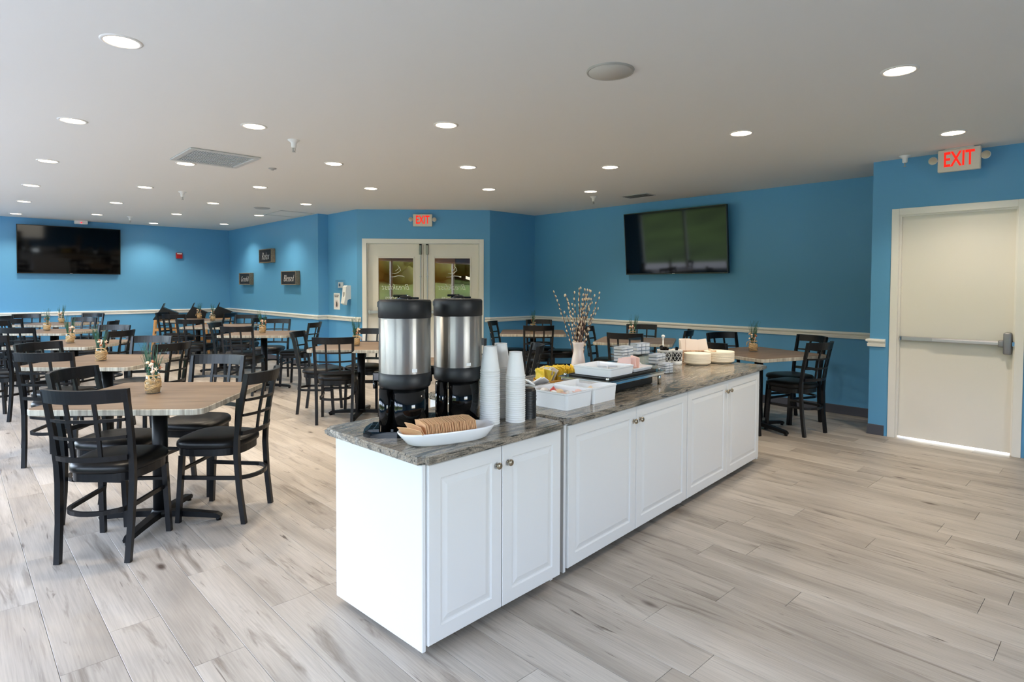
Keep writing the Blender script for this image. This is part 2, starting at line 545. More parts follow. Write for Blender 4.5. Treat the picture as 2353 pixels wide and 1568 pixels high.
# exit-door wall, room on the left when walking +y
EXV0, EXV1, EXZ = 0.722, 1.567, 2.072
wall('wall_exit', (UE, VB), (UE, VX), wall_blue, [(EXV0 - VB - 0.012, EXV1 - VB + 0.012, 0.0, EXZ + 0.012)])
wall('wall_exit_return', (UE, VX), (UT, VX), wall_blue, e0=-TH, e1=TH)
wall('wall_right', (UT, VX), (UT, VR), wall_blue, e1=TH)
wall('wall_right_return', (UT, VR), (DB.x, DB.y), wall_blue)
DW = (DA - DB).length
DS0, DS1, DZ = 0.150, 1.897, 2.068                  # door opening measured from DA
wo, _, _ = wall('wall_double_door', DB, DA, wall_blue, [(DW - DS1, DW - DS0, 0.0, DZ)])
wall('wall_thermostat', DA, (US2, VS), wall_blue)
wall('wall_step', (US2, VS), (US + TH, VS), wall_blue)
wall('wall_signs', (US, VS), (US, VT), wall_blue, e1=TH)
wall('wall_far', (US, VT), (UW, VT), wall_blue)

# ceiling
cl = MB(); cl.box(UW - TH, UT + TH, VB - TH, VT + TH, HC, HC + 0.12)
struct(cl.obj('ceiling', ceil_m))

# floor: slab plus planks
fl = MB(); fl.box(UW - TH, UT + TH, VB - TH, VT + TH, -0.12, -0.0085)
floor = struct(fl.obj('floor', groove_m))
PW, PL, PU0 = 0.183, 1.22, 0.27
known = {0: 2.632, 1: 2.832, 2: 2.363, 3: 3.130, 4: 2.580, -1: 3.335, 9: 1.090, 10: 1.410, 11: 1.600, 16: 0.457}
def plank_mesh(L):
    b = MB()
    g, ch, zt, zb = 0.0007, 0.0009, 0.0, -0.008
    x0, x1, y0, y1 = g, PW - g, g, L - g
    vs = [(x0, y0, zb), (x1, y0, zb), (x1, y1, zb), (x0, y1, zb),
          (x0, y0, zt - ch), (x1, y0, zt - ch), (x1, y1, zt - ch), (x0, y1, zt - ch),
          (x0 + ch, y0 + ch, zt), (x1 - ch, y0 + ch, zt), (x1 - ch, y1 - ch, zt), (x0 + ch, y1 - ch, zt)]
    fs = [(0, 1, 5, 4), (1, 2, 6, 5), (2, 3, 7, 6), (3, 0, 4, 7), (4, 5, 9, 8), (5, 6, 10, 9), (6, 7, 11, 10), (7, 4, 8, 11), (8, 9, 10, 11)]
    return vs, fs
cells = []
for k in range(-9, 39):
    u = PU0 + PW * k
    off = known.get(k, random.uniform(0, PL))
    v0 = off - PL * math.ceil((off - VB) / PL)
    while v0 < VT:
        a, c = max(v0, VB), min(v0 + PL, VT)
        if c - a > 0.03 and u + PW > UW and u < UT:
            cu, cv = u + PW / 2, (a + c) / 2
            D = cu * CA + cv * SA; X = cu * SA - cv * CA
            vis = D > 0.9 and abs(X / max(D, .1)) < 0.95
            cells.append(((0 if vis else 1), (D if vis else 50 + cu), u, a, c))
        v0 += PL
cells.sort()
full = None
rest = MB()
vs_full, fs_full = plank_mesh(PL)
fm = MB(); fm.add(vs_full, fs_full); full = fm.mesh('plank', plank_m)
for i, (_, _, u, a, c) in enumerate(cells):
    if i < 295:
        if abs(c - a - PL) < 1e-4:
            put('plank', full, floor, (u, a, 0))
        else:
            q, f = plank_mesh(c - a); b = MB(); b.add(q, f); put('plank', b.mesh('plank', plank_m), floor, (u, a, 0))
    else:
        q, f = plank_mesh(c - a)
        rest.add([(x + u, y + a, z) for x, y, z in q], f)
ro = rest.obj('planks', plank_m, floor); ro['kind'] = 'stuff'

# chair rail and baseboards
def run(name, p0, p1, prof, m, e0=0.0, e1=0.0):
    """prof: closed polygon of (out from wall, z); room on the left of p0->p1"""
    p0, p1 = Vector(p0), Vector(p1)
    d = (p1 - p0); L = d.length; d.normalize(); n = Vector((-d.y, d.x))
    b = MB(); vs = []
    for s, ex in ((0.0, -e0), (L, e1)):
        for o, z in prof:
            # mitre: extend by ex scaled with the offset
            q = p0 + d * (s + ex * o) + n * o
            vs.append((q.x, q.y, z))
    k = len(prof)
    fs = [tuple(range(k)), tuple(range(k, 2 * k))[::-1]] + [(i, (i + 1) % k, k + (i + 1) % k, k + i) for i in range(k)]
    b.add(vs, fs)
    return struct(b.obj(name, m))
RZ0, RZ1 = 0.843, 0.917
rail = [(0.0, RZ0), (0.016, RZ0), (0.019, RZ0 + .026), (0.012, RZ0 + .031), (0.014, RZ0 + .041), (0.027, RZ0 + .047), (0.030, RZ0 + .058), (0.026, RZ1 - .004), (0.0, RZ1)]
basep = [(0.0, 0.0), (0.009, 0.0), (0.006, 0.092), (0.004, 0.098), (0.0, 0.098)]
dd = (DB - DA).normalized()
def dpt(s): return DA + dd * s
runs = [((UE, VB), (UE, 0.640), 0, 0), ((UE, 1.657), (UE, VX), 0, 1), ((UE, VX), (UT, VX), 1, -1), ((UT, VX), (UT, VR), -1, -1), ((UT, VR), DB, -1, 0.4),
        (DB, dpt(1.985), 0.4, 0), (dpt(0.062), DA, 0, -0.4), (DA, (US2, VS), -0.4, -1), ((US2, VS), (US, VS), -1, 1), ((US, VS), (US, VT), 1, -1), ((US, VT), (UW, VT), -1, -1)]
for i, (a, c, e0, e1) in enumerate(runs):
    run('trim_%d' % (i + 1), a, c, rail, white_trim, e0, e1)
sides = ['exit_near', 'exit_far', 'exit_return', 'right', 'right_return', 'doors_near', 'doors_far', 'thermostat', 'step', 'signs', 'far']
for nme, (a, c, e0, e1) in zip(sides, runs):
    run('baseboard_' + nme, a, c, basep, base_m, e0, e1)

# window frames on the unseen window side, and the light portals in them
for i, (b0, b1) in enumerate(bays):
    b = MB()
    x0, x1 = UW - 0.10, UW - 0.03
    b.box(x0, x1, b0, b0 + .05, 0.42, 2.18); b.box(x0, x1, b1 - .05, b1, 0.42, 2.18)
    b.box(x0, x1, b0 + .05, b1 - .05, 0.42, 0.47); b.box(x0, x1, b0 + .05, b1 - .05, 2.13, 2.18)
    b.box(x0, x1, (b0 + b1) / 2 - .03, (b0 + b1) / 2 + .03, 0.47, 2.13)
    struct(b.obj('window_%d' % (i + 1), white_trim))
    L = bpy.data.lights.new('window_portal', 'AREA'); L.shape = 'RECTANGLE'; L.size = b1 - b0; L.size_y = 1.76
    L.cycles.is_portal = True
    lo = bpy.data.objects.new('window_portal', L); COL.objects.link(lo)
    lo.matrix_world = frame_m((UW - TH, (b0 + b1) / 2, 1.30), (0, 1, 0), (0, 0, 1), (-1, 0, 0)) @ Matrix.Rotation(PI, 4, 'X')

b = MB()
y0, y1 = VB - 0.10, VB - 0.03
b.box(FILLW0, FILLW0 + .05, y0, y1, 0.62, 2.18); b.box(FILLW1 - .05, FILLW1, y0, y1, 0.62, 2.18); b.box(FILLW0 + .05, FILLW1 - .05, y0, y1, 0.62, 0.67); b.box(FILLW0 + .05, FILLW1 - .05, y0, y1, 2.13, 2.18)
struct(b.obj('window_%d' % (len(bays) + 1), white_trim))  # frame of the added fill opening in the back wall
L = bpy.data.lights.new('window_portal', 'AREA'); L.shape = 'RECTANGLE'; L.size = FILLW1 - FILLW0; L.size_y = 1.56; L.cycles.is_portal = True
lo = bpy.data.objects.new('window_portal', L); COL.objects.link(lo)
lo.matrix_world = frame_m(((FILLW0 + FILLW1) / 2, VB - TH, 1.40), (1, 0, 0), (0, 0, 1), (0, -1, 0))
# outdoors beyond the windows: lawn rising to a wooded bank
def terrain():
    b = MB(); nx, ny = 40, 50
    vs = []
    for i in range(nx + 1):
        for j in range(ny + 1):
            x = UW - TH - 0.02 - 60 * (i / nx) ** 1.4; y = -30 + 80 * j / ny
            q = max(0, (UW - 6 - x))
            z = -0.35 + 0.11 * min(q, 34)
            z += 0.25 * math.sin(x * .5 + 1.3 * math.sin(y * .3)) * min(1, q / 5)
            vs.append((x, y, z))
    fs = [(i * (ny + 1) + j, (i + 1) * (ny + 1) + j, (i + 1) * (ny + 1) + j + 1, i * (ny + 1) + j + 1) for i in range(nx) for j in range(ny)]
    b.add(vs, fs, 0, True)
    return struct(b.obj('hill', turf_m))
terrain()
rg = random.Random(3)
tl = MB()
for k in range(230):
    x = UW - 22 - rg.uniform(0, 22); y = rg.uniform(-40, 48)
    z = -0.35 + 0.11 * min(34, UW - 6 - x)
    r = rg.uniform(1.7, 2.8)
    tl.cyl((x, y), 0.16, z - .3, z + r * 1.1, 7, 1)
    for q in range(5):
        tl.ball((x + rg.uniform(-.5, .5) * r, y + rg.uniform(-.5, .5) * r, z + r * rg.uniform(0.4, 1.7)), r * rg.uniform(.5, .75), 8, 0, rg.uniform(.7, 1.0))
to = tl.obj('treeline', [leaf_m, bark]); to['kind'] = 'stuff'

# ground and daylight behind the exit door
gp = MB(); gp.box(UE + TH + 0.001, UE + 9, -6, 1.5, -0.2, -0.02)
gp.box(UW - 6, UW - TH - .001, -28, 45, -0.5, -0.12)  # pale strip along the windows, added for neutral bounce light
struct(gp.obj('pavement', mat('pale_pavement', (176, 174, 172), 0.9)))

# ------------------------------------------------------------------ exit door (right)
def door_frame(b, s0, s1, zt, fwid, M, depth=0.012, jamb=0.10):
    b.rbox(s0 - fwid, s0, 0, depth, 0, zt + fwid, .002, 0, M); b.rbox(s1, s1 + fwid, 0, depth, 0, zt + fwid, .002, 0, M)
    b.rbox(s0, s1, 0, depth, zt, zt + fwid, .002, 0, M)
    b.box(s0 - .012, s0 + .0, -TH, 0, 0, zt, 0, M); b.box(s1, s1 + .012, -TH, 0, 0, zt, 0, M); b.box(s0, s1, -TH, 0, zt, zt + .012, 0, M)
    b.box(s0, s0 + .014, -0.05, -0.022, 0, zt, 0, M); b.box(s1 - .014, s1, -0.05, -0.022, 0, zt, 0, M); b.box(s0 + .014, s1 - .014, -0.05, -0.022, zt - .014, zt, 0, M)
ME = frame_m((UE, VB, 0), (0, 1, 0), (-1, 0, 0), (0, 0, 1))     # s = y - VB, out = -x
s0, s1 = EXV0 - VB, EXV1 - VB
d1 = thing('door_1', 'white steel exit door with push bar and grey latch', 'door'); d1['kind'] = 'structure'
b = MB(); door_frame(b, s0, s1, EXZ, 0.06, ME); b.obj('door_frame', white_trim, d1)
b = MB(); b.rbox(s0 + .004, s1 - .004, -.095, -.052, 0.013, EXZ - .004, .002, 0, ME); leaf = b.obj('door_leaf', door_white, d1)
b = MB()
b.rbox(s0 + .075, s1 - .03, -.050, -.012, 0.915, 0.952, .006, 0, ME)
b.obj('push_bar', alum, d1)
b = MB(); b.rbox(s0 + .085, s1 - .27, -.014, .004, 0.920, 0.947, .004, 0, ME); b.obj('push_pad', mat('bar_pad', (200, 202, 210), 0.4, 0.4), d1)
b = MB(); b.rbox(s0 + .02, s0 + .075, -.052, .012, 0.845, 1.030, .012, 0, ME, 2); b.rbox(s0 + .07, s0 + .11, -.05, .008, .905, .962, .008, 0, ME, 2)
b.obj('latch_case', mat('latch_grey', (150, 150, 154), 0.4, 0.6), d1)
b = MB(); b.rbox(s0 - .03, s0 + .02, -.03, -.005, 0.915, 0.955, .004, 0, ME); b.obj('strike', chrome, d1)
b = MB(); b.rbox(s1 - .03, s1 - .014, -.05, -.008, 0.912, 0.955, .004, 0, ME); b.obj('bar_end_cap', chrome, d1)

# ------------------------------------------------------------------ double door
MD = frame_m((DA.x, DA.y, 0), (dd.x, dd.y, 0), (dd.y, -dd.x, 0), (0, 0, 1))   # s from DA, out = toward the room
d2 = thing('door_2', 'white double doors with glass panes and etched lettering', 'door'); d2['kind'] = 'structure'
b = MB(); door_frame(b, DS0, DS1, DZ, 0.07, MD); b.obj('door_frame', white_trim, d2)
mid = (DS0 + DS1) / 2
for side, (a, c, g0, g1) in enumerate(((DS0 + .004, mid - .003, 0.318, 0.868), (mid + .003, DS1 - .004, 1.194, 1.754))):
    b = MB()
    zb, ztp, yb, yt = 0.60, 1.845, -.095, -.052
    b.box(a, g0, yb, yt, .012, DZ - .004, 0, MD); b.box(g1, c, yb, yt, .012, DZ - .004, 0, MD)
    b.box(g0, g1, yb, yt, .012, zb, 0, MD); b.box(g0, g1, yb, yt, ztp, DZ - .004, 0, MD)
    for q0, q1, r0_, r1_ in ((g0 - .02, g0 + .006, zb - .02, ztp + .02), (g1 - .006, g1 + .02, zb - .02, ztp + .02)):
        b.rbox(q0, q1, yt, yt + .008, r0_, r1_, .003, 0, MD)
    b.rbox(g0 + .006, g1 - .006, yt, yt + .008, ztp - .006, ztp + .02, .003, 0, MD); b.rbox(g0 + .006, g1 - .006, yt, yt + .008, zb - .02, zb + .006, .003, 0, MD)
    lf = b.obj('door_leaf', door_white, d2)
    b = MB(); b.box(g0, g1, -.076, -.071, zb, ztp, 0, MD); b.obj('pane', door_glass, lf)
    # lettering is stuck to the hall side, so it reads backwards from the room
    gc = (g0 + g1) / 2
    def letter(x, z, s, size, sh=0.35):
        o = MD @ Vector((x, -.0702, z)); ex = MD.to_3x3() @ Vector((-1, 0, 0)); ey = Vector((0, 0, 1)); ez = MD.to_3x3() @ Vector((0, -1, 0))
        text_obj('lettering', s, size, etch, lf, frame_m(o, ex, ey, ez), 0.0003, sh, 0.90, -.0012)
    letter(gc, 1.385, 'Breakfast', 0.128)
    letter(gc - .02, 1.215, 'Room', 0.128)
    sw = MB()
    for pts in ([(-.10, 1.545), (-.03, 1.55), (.03, 1.565), (.10, 1.56), (.135, 1.545)], [(-.07, 1.60), (-.02, 1.598), (.03, 1.615), (.07, 1.65), (.055, 1.69), (.02, 1.735)], [(-.02, 1.635), (.02, 1.66), (.045, 1.70)]):
        P = [MD @ Vector((gc + x, -.0702, z)) for x, z in pts]
        sw.sweep(P, [.002] + [.009] * (len(P) - 2) + [.002], .001, 0, False, (MD.to_3x3() @ Vector((0, 1, 0))))
    sw.obj('wave_emblem', etch, lf)
    # vertical rod latches on the meeting stiles
    x = 0.978 if side == 0 else 1.083
    b = MB(); b.rbox(x - .018, x + .018, yt, -.012, 1.895, 2.045, .006, 0, MD); b.obj('latch_case', mat('rod_latch_%d' % side, (150, 150, 142) if side else (120, 124, 118), 0.35, 0.6), lf)
    b = MB(); b.rbox(x - .020, x + .020, yt, -.02, 2.045, 2.062, .003, 0, MD); b.obj('latch_tip', black_metal, lf)
    b = MB(); b.rbox(x - .006, x + .006, yt, -.035, 1.05, 1.895, .002, 0, MD); b.rbox(x - .014, x + .014, yt, -.03, 1.545, 1.56, .002, 0, MD); b.obj('latch_rod', alum, lf)
    bx0, bx1 = (0.182, 0.955) if side == 0 else (1.105, 1.86)
    b = MB(); b.rbox(bx0, bx1, -.03, .03, 0.972, 1.022, .008, 0, MD); b.rbox(bx0 - .004, bx0 + .03, yt, .034, 0.966, 1.028, .006, 0, MD); b.rbox(bx1 - .06, bx1 + .01, yt, .034, 0.966, 1.028, .006, 0, MD)
    b.obj('push_bar', alum, lf)
# hallway behind the double doors
hb = MB()
MH = MD
hb.box(.02, 2.04, -3.2, -3.1, 0, 2.5, 0, MH); hb.box(-.08, .02, -3.2, -TH - .001, 0, 2.5, 0, MH); hb.box(2.04, 2.06, -3.2, -TH - .001, 0, 2.5, 0, MH)
hb.box(.95, 1.36, -3.1, -2.6, 0, 2.5, 0, MH)
struct(hb.obj('wall_hall', tan_wall))
hb = MB(); hb.box(-.08, 2.06, -3.2, -TH - .001, -.12, -.005, 0, MH); struct(hb.obj('floor_hall', hall_floor))
hb = MB(); hb.box(-.08, 2.06, -3.2, -TH - .001, 2.5, 2.56, 0, MH); struct(hb.obj('ceiling_hall', ceil_m))
t = thing('hall_counter', 'brown wooden hall counter seen through the right door pane', 'counter')
b = MB(); b.rbox(1.42, 2.0, -1.7, -1.0, 0, 1.58, .01, 0, MH); b.obj('body', brown_wood, t)
b = MB(); b.rbox(1.40, 2.02, -1.74, -.96, 1.581, 1.615, .006, 0, MH); b.obj('top', tan_wall, t)
L = bpy.data.lights.new('hall_fill', 'AREA'); L.energy = 7; L.size = 0.5; L.color = (1, .82, .55)  # unseen area light without a fixture, added to brighten the hall
lo = bpy.data.objects.new('hall_fill', L); COL.objects.link(lo); lo.location = MH @ Vector((0.7, -1.6, 2.45))

# ------------------------------------------------------------------ ceiling fittings
def lamp(u, v, lab):
    t = thing('ceiling_light', lab, 'light', (u, v, HC), 0, 'recessed ceiling lights')
    return t
lamp_pts = [(0.646, 3.458), (0.691, 5.353), (1.694, 4.59), (2.7, 3.563), (3.813, 0.948), (4.478, 2.164), (5.623, 1.033), (0.737, 7.254), (1.726, 6.456), (2.763, 5.441),
            (3.802, 4.659), (4.811, 3.67), (0.768, 9.159), (1.776, 8.34), (2.774, 7.355), (3.781, 6.496), (4.845, 5.535), (5.859, 4.768), (0.836, 10.99), (1.81, 10.21),
            (2.829, 9.26), (3.825, 8.396), (0.875, 12.96), (1.875, 12.13), (2.819, 11.10), (3.868, 10.30), (2.913, 13.04), (3.93, 12.235)]
lamp_lab = ['large round ceiling light nearest the camera, top left', 'round ceiling light left of and beyond the largest one', 'round ceiling light just before the large ceiling vent',
            'round ceiling light above the coffee urns, left of the round speaker', 'round ceiling light at top right, right of the round speaker', 'round ceiling light between the speaker and the wall television, nearer one',
            'round ceiling light just above the red exit sign by the single door', 'third round ceiling light along the leftmost row', 'round ceiling light at the left corner of the large vent',
            'round ceiling light right of the large vent and sprinkler', 'round ceiling light in line with the double doors, before the exit sign', 'round ceiling light left of and before the right wall television',
            'fourth round ceiling light along the leftmost row', 'round ceiling light before the sprinkler beyond the large vent', 'round ceiling light beyond the small smoke sensor',
            'round ceiling light before the thermostat wall, left of the far exit sign', 'round ceiling light above the right jamb of the double doors', 'round ceiling light next to a sprinkler near the right television',
            'fifth round ceiling light along the leftmost row', 'round ceiling light second in the row beyond the far left television', 'round ceiling light right of the middle sprinkler, toward the sign wall',
            'round ceiling light before the flat ceiling hatch', 'leftmost and farthest small ceiling light above the left television', 'round ceiling light left of the farthest sprinkler',
            'round ceiling light right of the farthest sprinkler', 'round ceiling light left of the ceiling hatch', 'round ceiling light nearest the far wall, right of the left television', 'round ceiling light in the far corner before the sign wall']
rb = MB(); rb.lathe([(0.074, 0.0), (0.076, -.006), (0.090, -.004), (0.092, 0.0)], 28)
ring = rb.mesh('trim_ring', ring_m)
db = MB(); db.lathe([(0, -.003), (0.0735, -.003), (0.0735, -0.0005)], 28)
disc = db.mesh('diffuser', lamp_m)
beam = bpy.data.lights.new('lamp_beam', 'SPOT'); beam.energy = SPOT; beam.color = (1.0, 0.86, 0.68); beam.spot_size = math.radians(130); beam.spot_blend = 0.75; beam.shadow_soft_size = 0.07
for (u, v), lab in zip(lamp_pts, lamp_lab):
    t = lamp(u, v, lab); put('trim_ring', ring, t); put('diffuser', disc, t)
    lo = bpy.data.objects.new('lamp_beam', beam); COL.objects.link(lo); lo.location = (u, v, HC - .012)

# big and small ceiling speakers
t = thing('ceiling_speaker', 'large round white ceiling speaker grille with no light in it', 'speaker', (2.681, 2.05, HC))
b = MB(); b.lathe([(0, -.010), (.118, -.010), (.120, -.006)], 36); b.obj('grille', sp_m, t)
b = MB(); b.lathe([(.119, 0), (.119, -.008), (.127, -.011), (.132, 0)], 36); b.obj('rim', mat('speaker_rim', (176, 174, 166), .6), t)
t = thing('ceiling_speaker', 'small flat grey disc on the ceiling before the hatch', 'speaker', (3.536, 9.295, HC))
b = MB(); b.lathe([(0, -.012), (.10, -.012), (.12, 0)], 28); b.obj('cover', grey_m, t)

# return-air grille
t = thing('ceiling_vent', 'large rectangular grey ceiling vent with slatted grille', 'vent', (1.855, 5.985, HC), math.radians(0))
# measured corners give one long side along -y from (1.53,6.29)/(1.68,5.60)
A0 = Vector((1.531, 6.288)); A1 = Vector((1.682, 5.602)); A2 = Vector((2.093, 5.765)); A3 = Vector((2.10, 6.327))
t.location = (1.85, 5.985, HC)
VW, VL = 0.60, 0.66
b = MB()
for x0, x1, y0, y1 in ((-VW/2, VW/2, -VL/2, -VL/2 + .05), (-VW/2, VW/2, VL/2 - .05, VL/2), (-VW/2, -VW/2 + .05, -VL/2 + .05, VL/2 - .05), (VW/2 - .05, VW/2, -VL/2 + .05, VL/2 - .05)):
    b.rbox(x0, x1, y0, y1, -.014, -.0005, .005)
b.obj('frame', vent_m, t)
b = MB(); b.box(-VW/2 + .05, VW/2 - .05, -VL/2 + .05, VL/2 - .05, -.0035, -.0005); b.obj('backing', vent_dark, t)
sl = MB(); sl.box(-.002, .002, -VL/2 + .05, VL/2 - .05, -.011, -.0036); slm = sl.mesh('slat', vent_m)
for k in range(26):
    put('slat', slm, t, (-VW/2 + .06 + (VW - .12) * k / 25, 0, 0))
br = MB()
brm = MB(); brm.box(-VW/2 + .05, VW/2 - .05, -.006, .006, -.013, -.0036); brm = brm.mesh('crossbar', vent_m)
for k in range(1, 4): put('crossbar', brm, t, (0, -VL/2 + .05 + (VL - .10) * k / 4, 0))

# flat access hatch
t = thing('ceiling_hatch', 'flat pale access hatch in the ceiling by the sign wall', 'hatch', (4.13, 9.72, HC))
b = MB()
for x0, x1, y0, y1 in ((-.28, .28, -.36, -.34), (-.28, .28, .34, .36), (-.28, -.26, -.34, .34), (.26, .28, -.34, .34)): b.box(x0, x1, y0, y1, -.010, -.0005)
b.obj('frame', vent_m, t)
b = MB(); b.rbox(-.26, .26, -.34, .34, -.004, -.0005, .001); b.obj('panel', ceil_m, t)
# linear diffuser near the right television
t = thing('ceiling_vent', 'narrow dark slot vent in the ceiling above the right television', 'vent', (6.56, 4.55, HC))
b = MB(); b.rbox(-.11, .11, -.20, .20, -.008, -.0005, .003); b.obj('frame', vent_m, t)
b = MB()
for k in range(4): b.box(-.09 + k * .05, -.06 + k * .05, -.18, .18, -.0095, -.008)
b.obj('slots', vent_dark, t)
# sprinklers
def sprinkler(u, v, lab):
    t = thing('sprinkler', lab, 'sprinkler', (u, v, HC), 0, 'ceiling sprinklers')
    b = MB(); b.lathe([(.048, 0), (.046, -.006), (.030, -.016), (.021, -.028), (.020, -.058), (.014, -.064), (0, -.064)], 18); b.obj('escutcheon', white_plastic, t)
    b = MB(); b.sweep([(-.011, 0, -.063), (-.012, 0, -.082), (0, 0, -.096), (.012, 0, -.082), (.011, 0, -.063)], .004, .004)
    b.cyl((0, 0), .003, -.094, -.06, 6); b.lathe([(0, -.097), (.015, -.097), (.015, -.095), (0, -.095)], 12); b.obj('head', grey_m, t)
sprinkler(2.087, 4.799, 'white sprinkler right of the large ceiling vent')
sprinkler(2.209, 8.426, 'white sprinkler in mid ceiling beyond the large vent')
sprinkler(2.346, 12.098, 'smallest white sprinkler before the left television wall')
sprinkler(6.224, 5.014, 'white sprinkler just beyond a light near the right television')
sprinkler(6.30, 1.508, 'white sprinkler left of the exit sign over the single door')
t = thing('smoke_sensor', 'tiny grey sensor on the ceiling beyond the large vent', 'sensor', (2.428, 6.098, HC))
b = MB(); b.lathe([(.04, 0), (.038, -.006), (.016, -.010), (.014, -.02), (0, -.022)], 16); b.obj('body', grey_m, t)
t = thing('emergency_light', 'small white emergency light unit above the left television', 'light', (1.84, VT - .09, 2.56))
b = MB(); b.rbox(-.10, .10, -.05, .05, -.035, .03, .01); b.obj('body', white_plastic, t)
b = MB(); b.cyl((0, 0), .012, .0, .012, 12, 0, Matrix.Translation((0, -.05, -.01)) @ Matrix.Rotation(PI/2, 4, 'X')); b.obj('indicator', emit('indicator_red', (255, 40, 60), 2.0), t)

# exit signs
def exit_sign(lab, o, ex, mount):
    ex = Vector(ex).normalized(); ez = Vector((0, 0, 1)); ey = ez.cross(ex)      # ex = reading direction, -ey faces the viewer
    t = thing('exit_sign', lab, 'sign', o, math.atan2(ex.y, ex.x))
    W2, H2 = 0.148, 0.094
    b = MB(); b.rbox(-W2, W2, -.022, .022, -H2, H2, .006); b.obj('housing', mat('exit_housing', (222, 214, 202), .4), t)
    text_obj('lettering', 'EXIT', 0.175, red_glow, t, Matrix.Translation((0, -.0225, .002)) @ Matrix.Rotation(PI/2, 4, 'X'), 0.0012, 0, 0.60, 0.0030)
    for sg in (-1, 1):
        b = MB(); Mx = Matrix.Translation((sg * (W2 + .034), -.012, .012)) @ Matrix.Rotation(PI/2, 4, 'X')
        b.lathe([(0, -.028), (.020, -.022), (.032, 0), (.034, .012), (.030, .016)], 18, 0, (0, 0, 0), True, Mx)
        b.rbox(-.022 if sg < 0 else -.022, .022, -.012, .012, -.006, .006, .003, 0, Matrix.Translation((sg * (W2 + .012), 0, .010)))
        hd = b.obj('lamp_head', white_plastic, t)
        b = MB(); b.lathe([(0, .019), (.016, .018), (.029, .0155)], 18, 0, (0, 0, 0), True, Mx); b.obj('lamp_lens', lens_m, hd)
    if mount == 'ceiling':
        b = MB(); b.rbox(-.10, .10, -.014, .014, H2, HC - o[2], .003); b.obj('bracket', white_plastic, t)
    else:
        b = MB(); b.rbox(-.06, .06, .022, .045, -.05, .05, .003); b.obj('bracket', white_plastic, t)
    return t
exit_sign('red lettered exit sign hung over the single white door', (6.25, 1.10, 2.487), (0, -1, 0), 'ceiling')
pe = DA + dd * 1.022 + Vector((dd.y, -dd.x)) * 0.046
exit_sign('red lettered exit sign on the wall above the double doors', (pe.x, pe.y, 2.42), (dd.x, dd.y, 0), 'wall')

# ------------------------------------------------------------------ televisions
def tv(lab, o, rz, tilt, arm):
    t = thing('television', lab, 'television', o, rz)
    t.rotation_euler = (tilt, 0, rz)
    W2, H2 = 0.770, 0.430
    b = MB(); b.rbox(-W2, W2, .004, .05, -H2, H2, .006); b.rbox(-W2 * .6, W2 * .6, .05, .075, -H2 * .6, H2 * .5, .01); b.obj('casing', tv_bezel, t)
    b = MB(); b.box(-W2 + .012, W2 - .012, .001, .004, -H2 + .018, H2 - .012); b.obj('screen', tv_screen, t)
    b = MB()
    for x0, x1, z0, z1 in ((-W2, W2, H2 - .012, H2), (-W2, W2, -H2, -H2 + .018), (-W2, -W2 + .012, -H2 + .018, H2 - .012), (W2 - .012, W2, -H2 + .018, H2 - .012)): b.rbox(x0, x1, 0, .006, z0, z1, .002)
    b.obj('bezel', tv_bezel, t)
    b = MB(); b.rbox(-.02, .02, -.001, .002, -H2 + .006, -H2 + .012, .0005); b.obj('maker_plate', alum, t)
    b = MB(); b.rbox(-.25, .25, .075, arm, -.18, .12, .006); b.obj('wall_mount', black_metal, t)
    return t
# tilted set on the right-hand wall: faces -x
tv('black television tilted on the right blue wall, reflecting green lawn', (7.05, 4.336, 2.003), -PI/2, math.radians(5.0), 0.112)
tv('black television flat on the far left wall', (1.684, VT - .10, 2.035), 0.0, math.radians(4.5), 0.098)

# ------------------------------------------------------------------ wall pieces
t = thing('fire_alarm', 'red fire alarm strobe on the far wall right of the television', 'alarm', (3.488, VT, 2.009))
b = MB(); b.rbox(-.058, .058, -.045, 0, -.06, .06, .006); b.obj('body', red_m, t)
b = MB(); b.rbox(-.045, .045, -.05, -.044, .03, .05, .002); b.obj('strobe', white_plastic, t)

def wsign(word, lab, vc, zc, w2, h2, size):
    # faces -x on the sign wall, reading direction is -y
    t = thing('framed_sign', lab, 'sign', (US, vc, zc), -PI/2, 'small framed word signs')
    b = MB(); b.box(-w2, w2, -.072, -.055, -h2, h2); b.obj('board', slate, t)
    b = MB()
    for x0, x1, z0, z1 in ((-w2 - .014, w2 + .014, h2, h2 + .014), (-w2 - .014, w2 + .014, -h2 - .014, -h2), (-w2 - .014, -w2, -h2, h2), (w2, w2 + .014, -h2, h2)): b.rbox(x0, x1, -.080, -.002, z0, z1, .002)
    b.obj('frame', sign_wood, t)
    text_obj('lettering', word, size, chalk, t, Matrix.Translation((0, -.073, -.01)) @ Matrix.Rotation(PI/2, 4, 'X'), 0.0008, 0.35, 0.80, -.0035)
wsign('Relax', 'topmost small framed black sign, reading Relax, on the sign wall', 11.43, 1.965, .285, .115, .20)
wsign('Grateful', 'left lower small framed black sign, nearest the room corner', 12.52, 1.54, .285, .105, .155)
wsign('Blessed', 'right lower small framed black sign reading Blessed', 10.385, 1.54, .30, .108, .175)

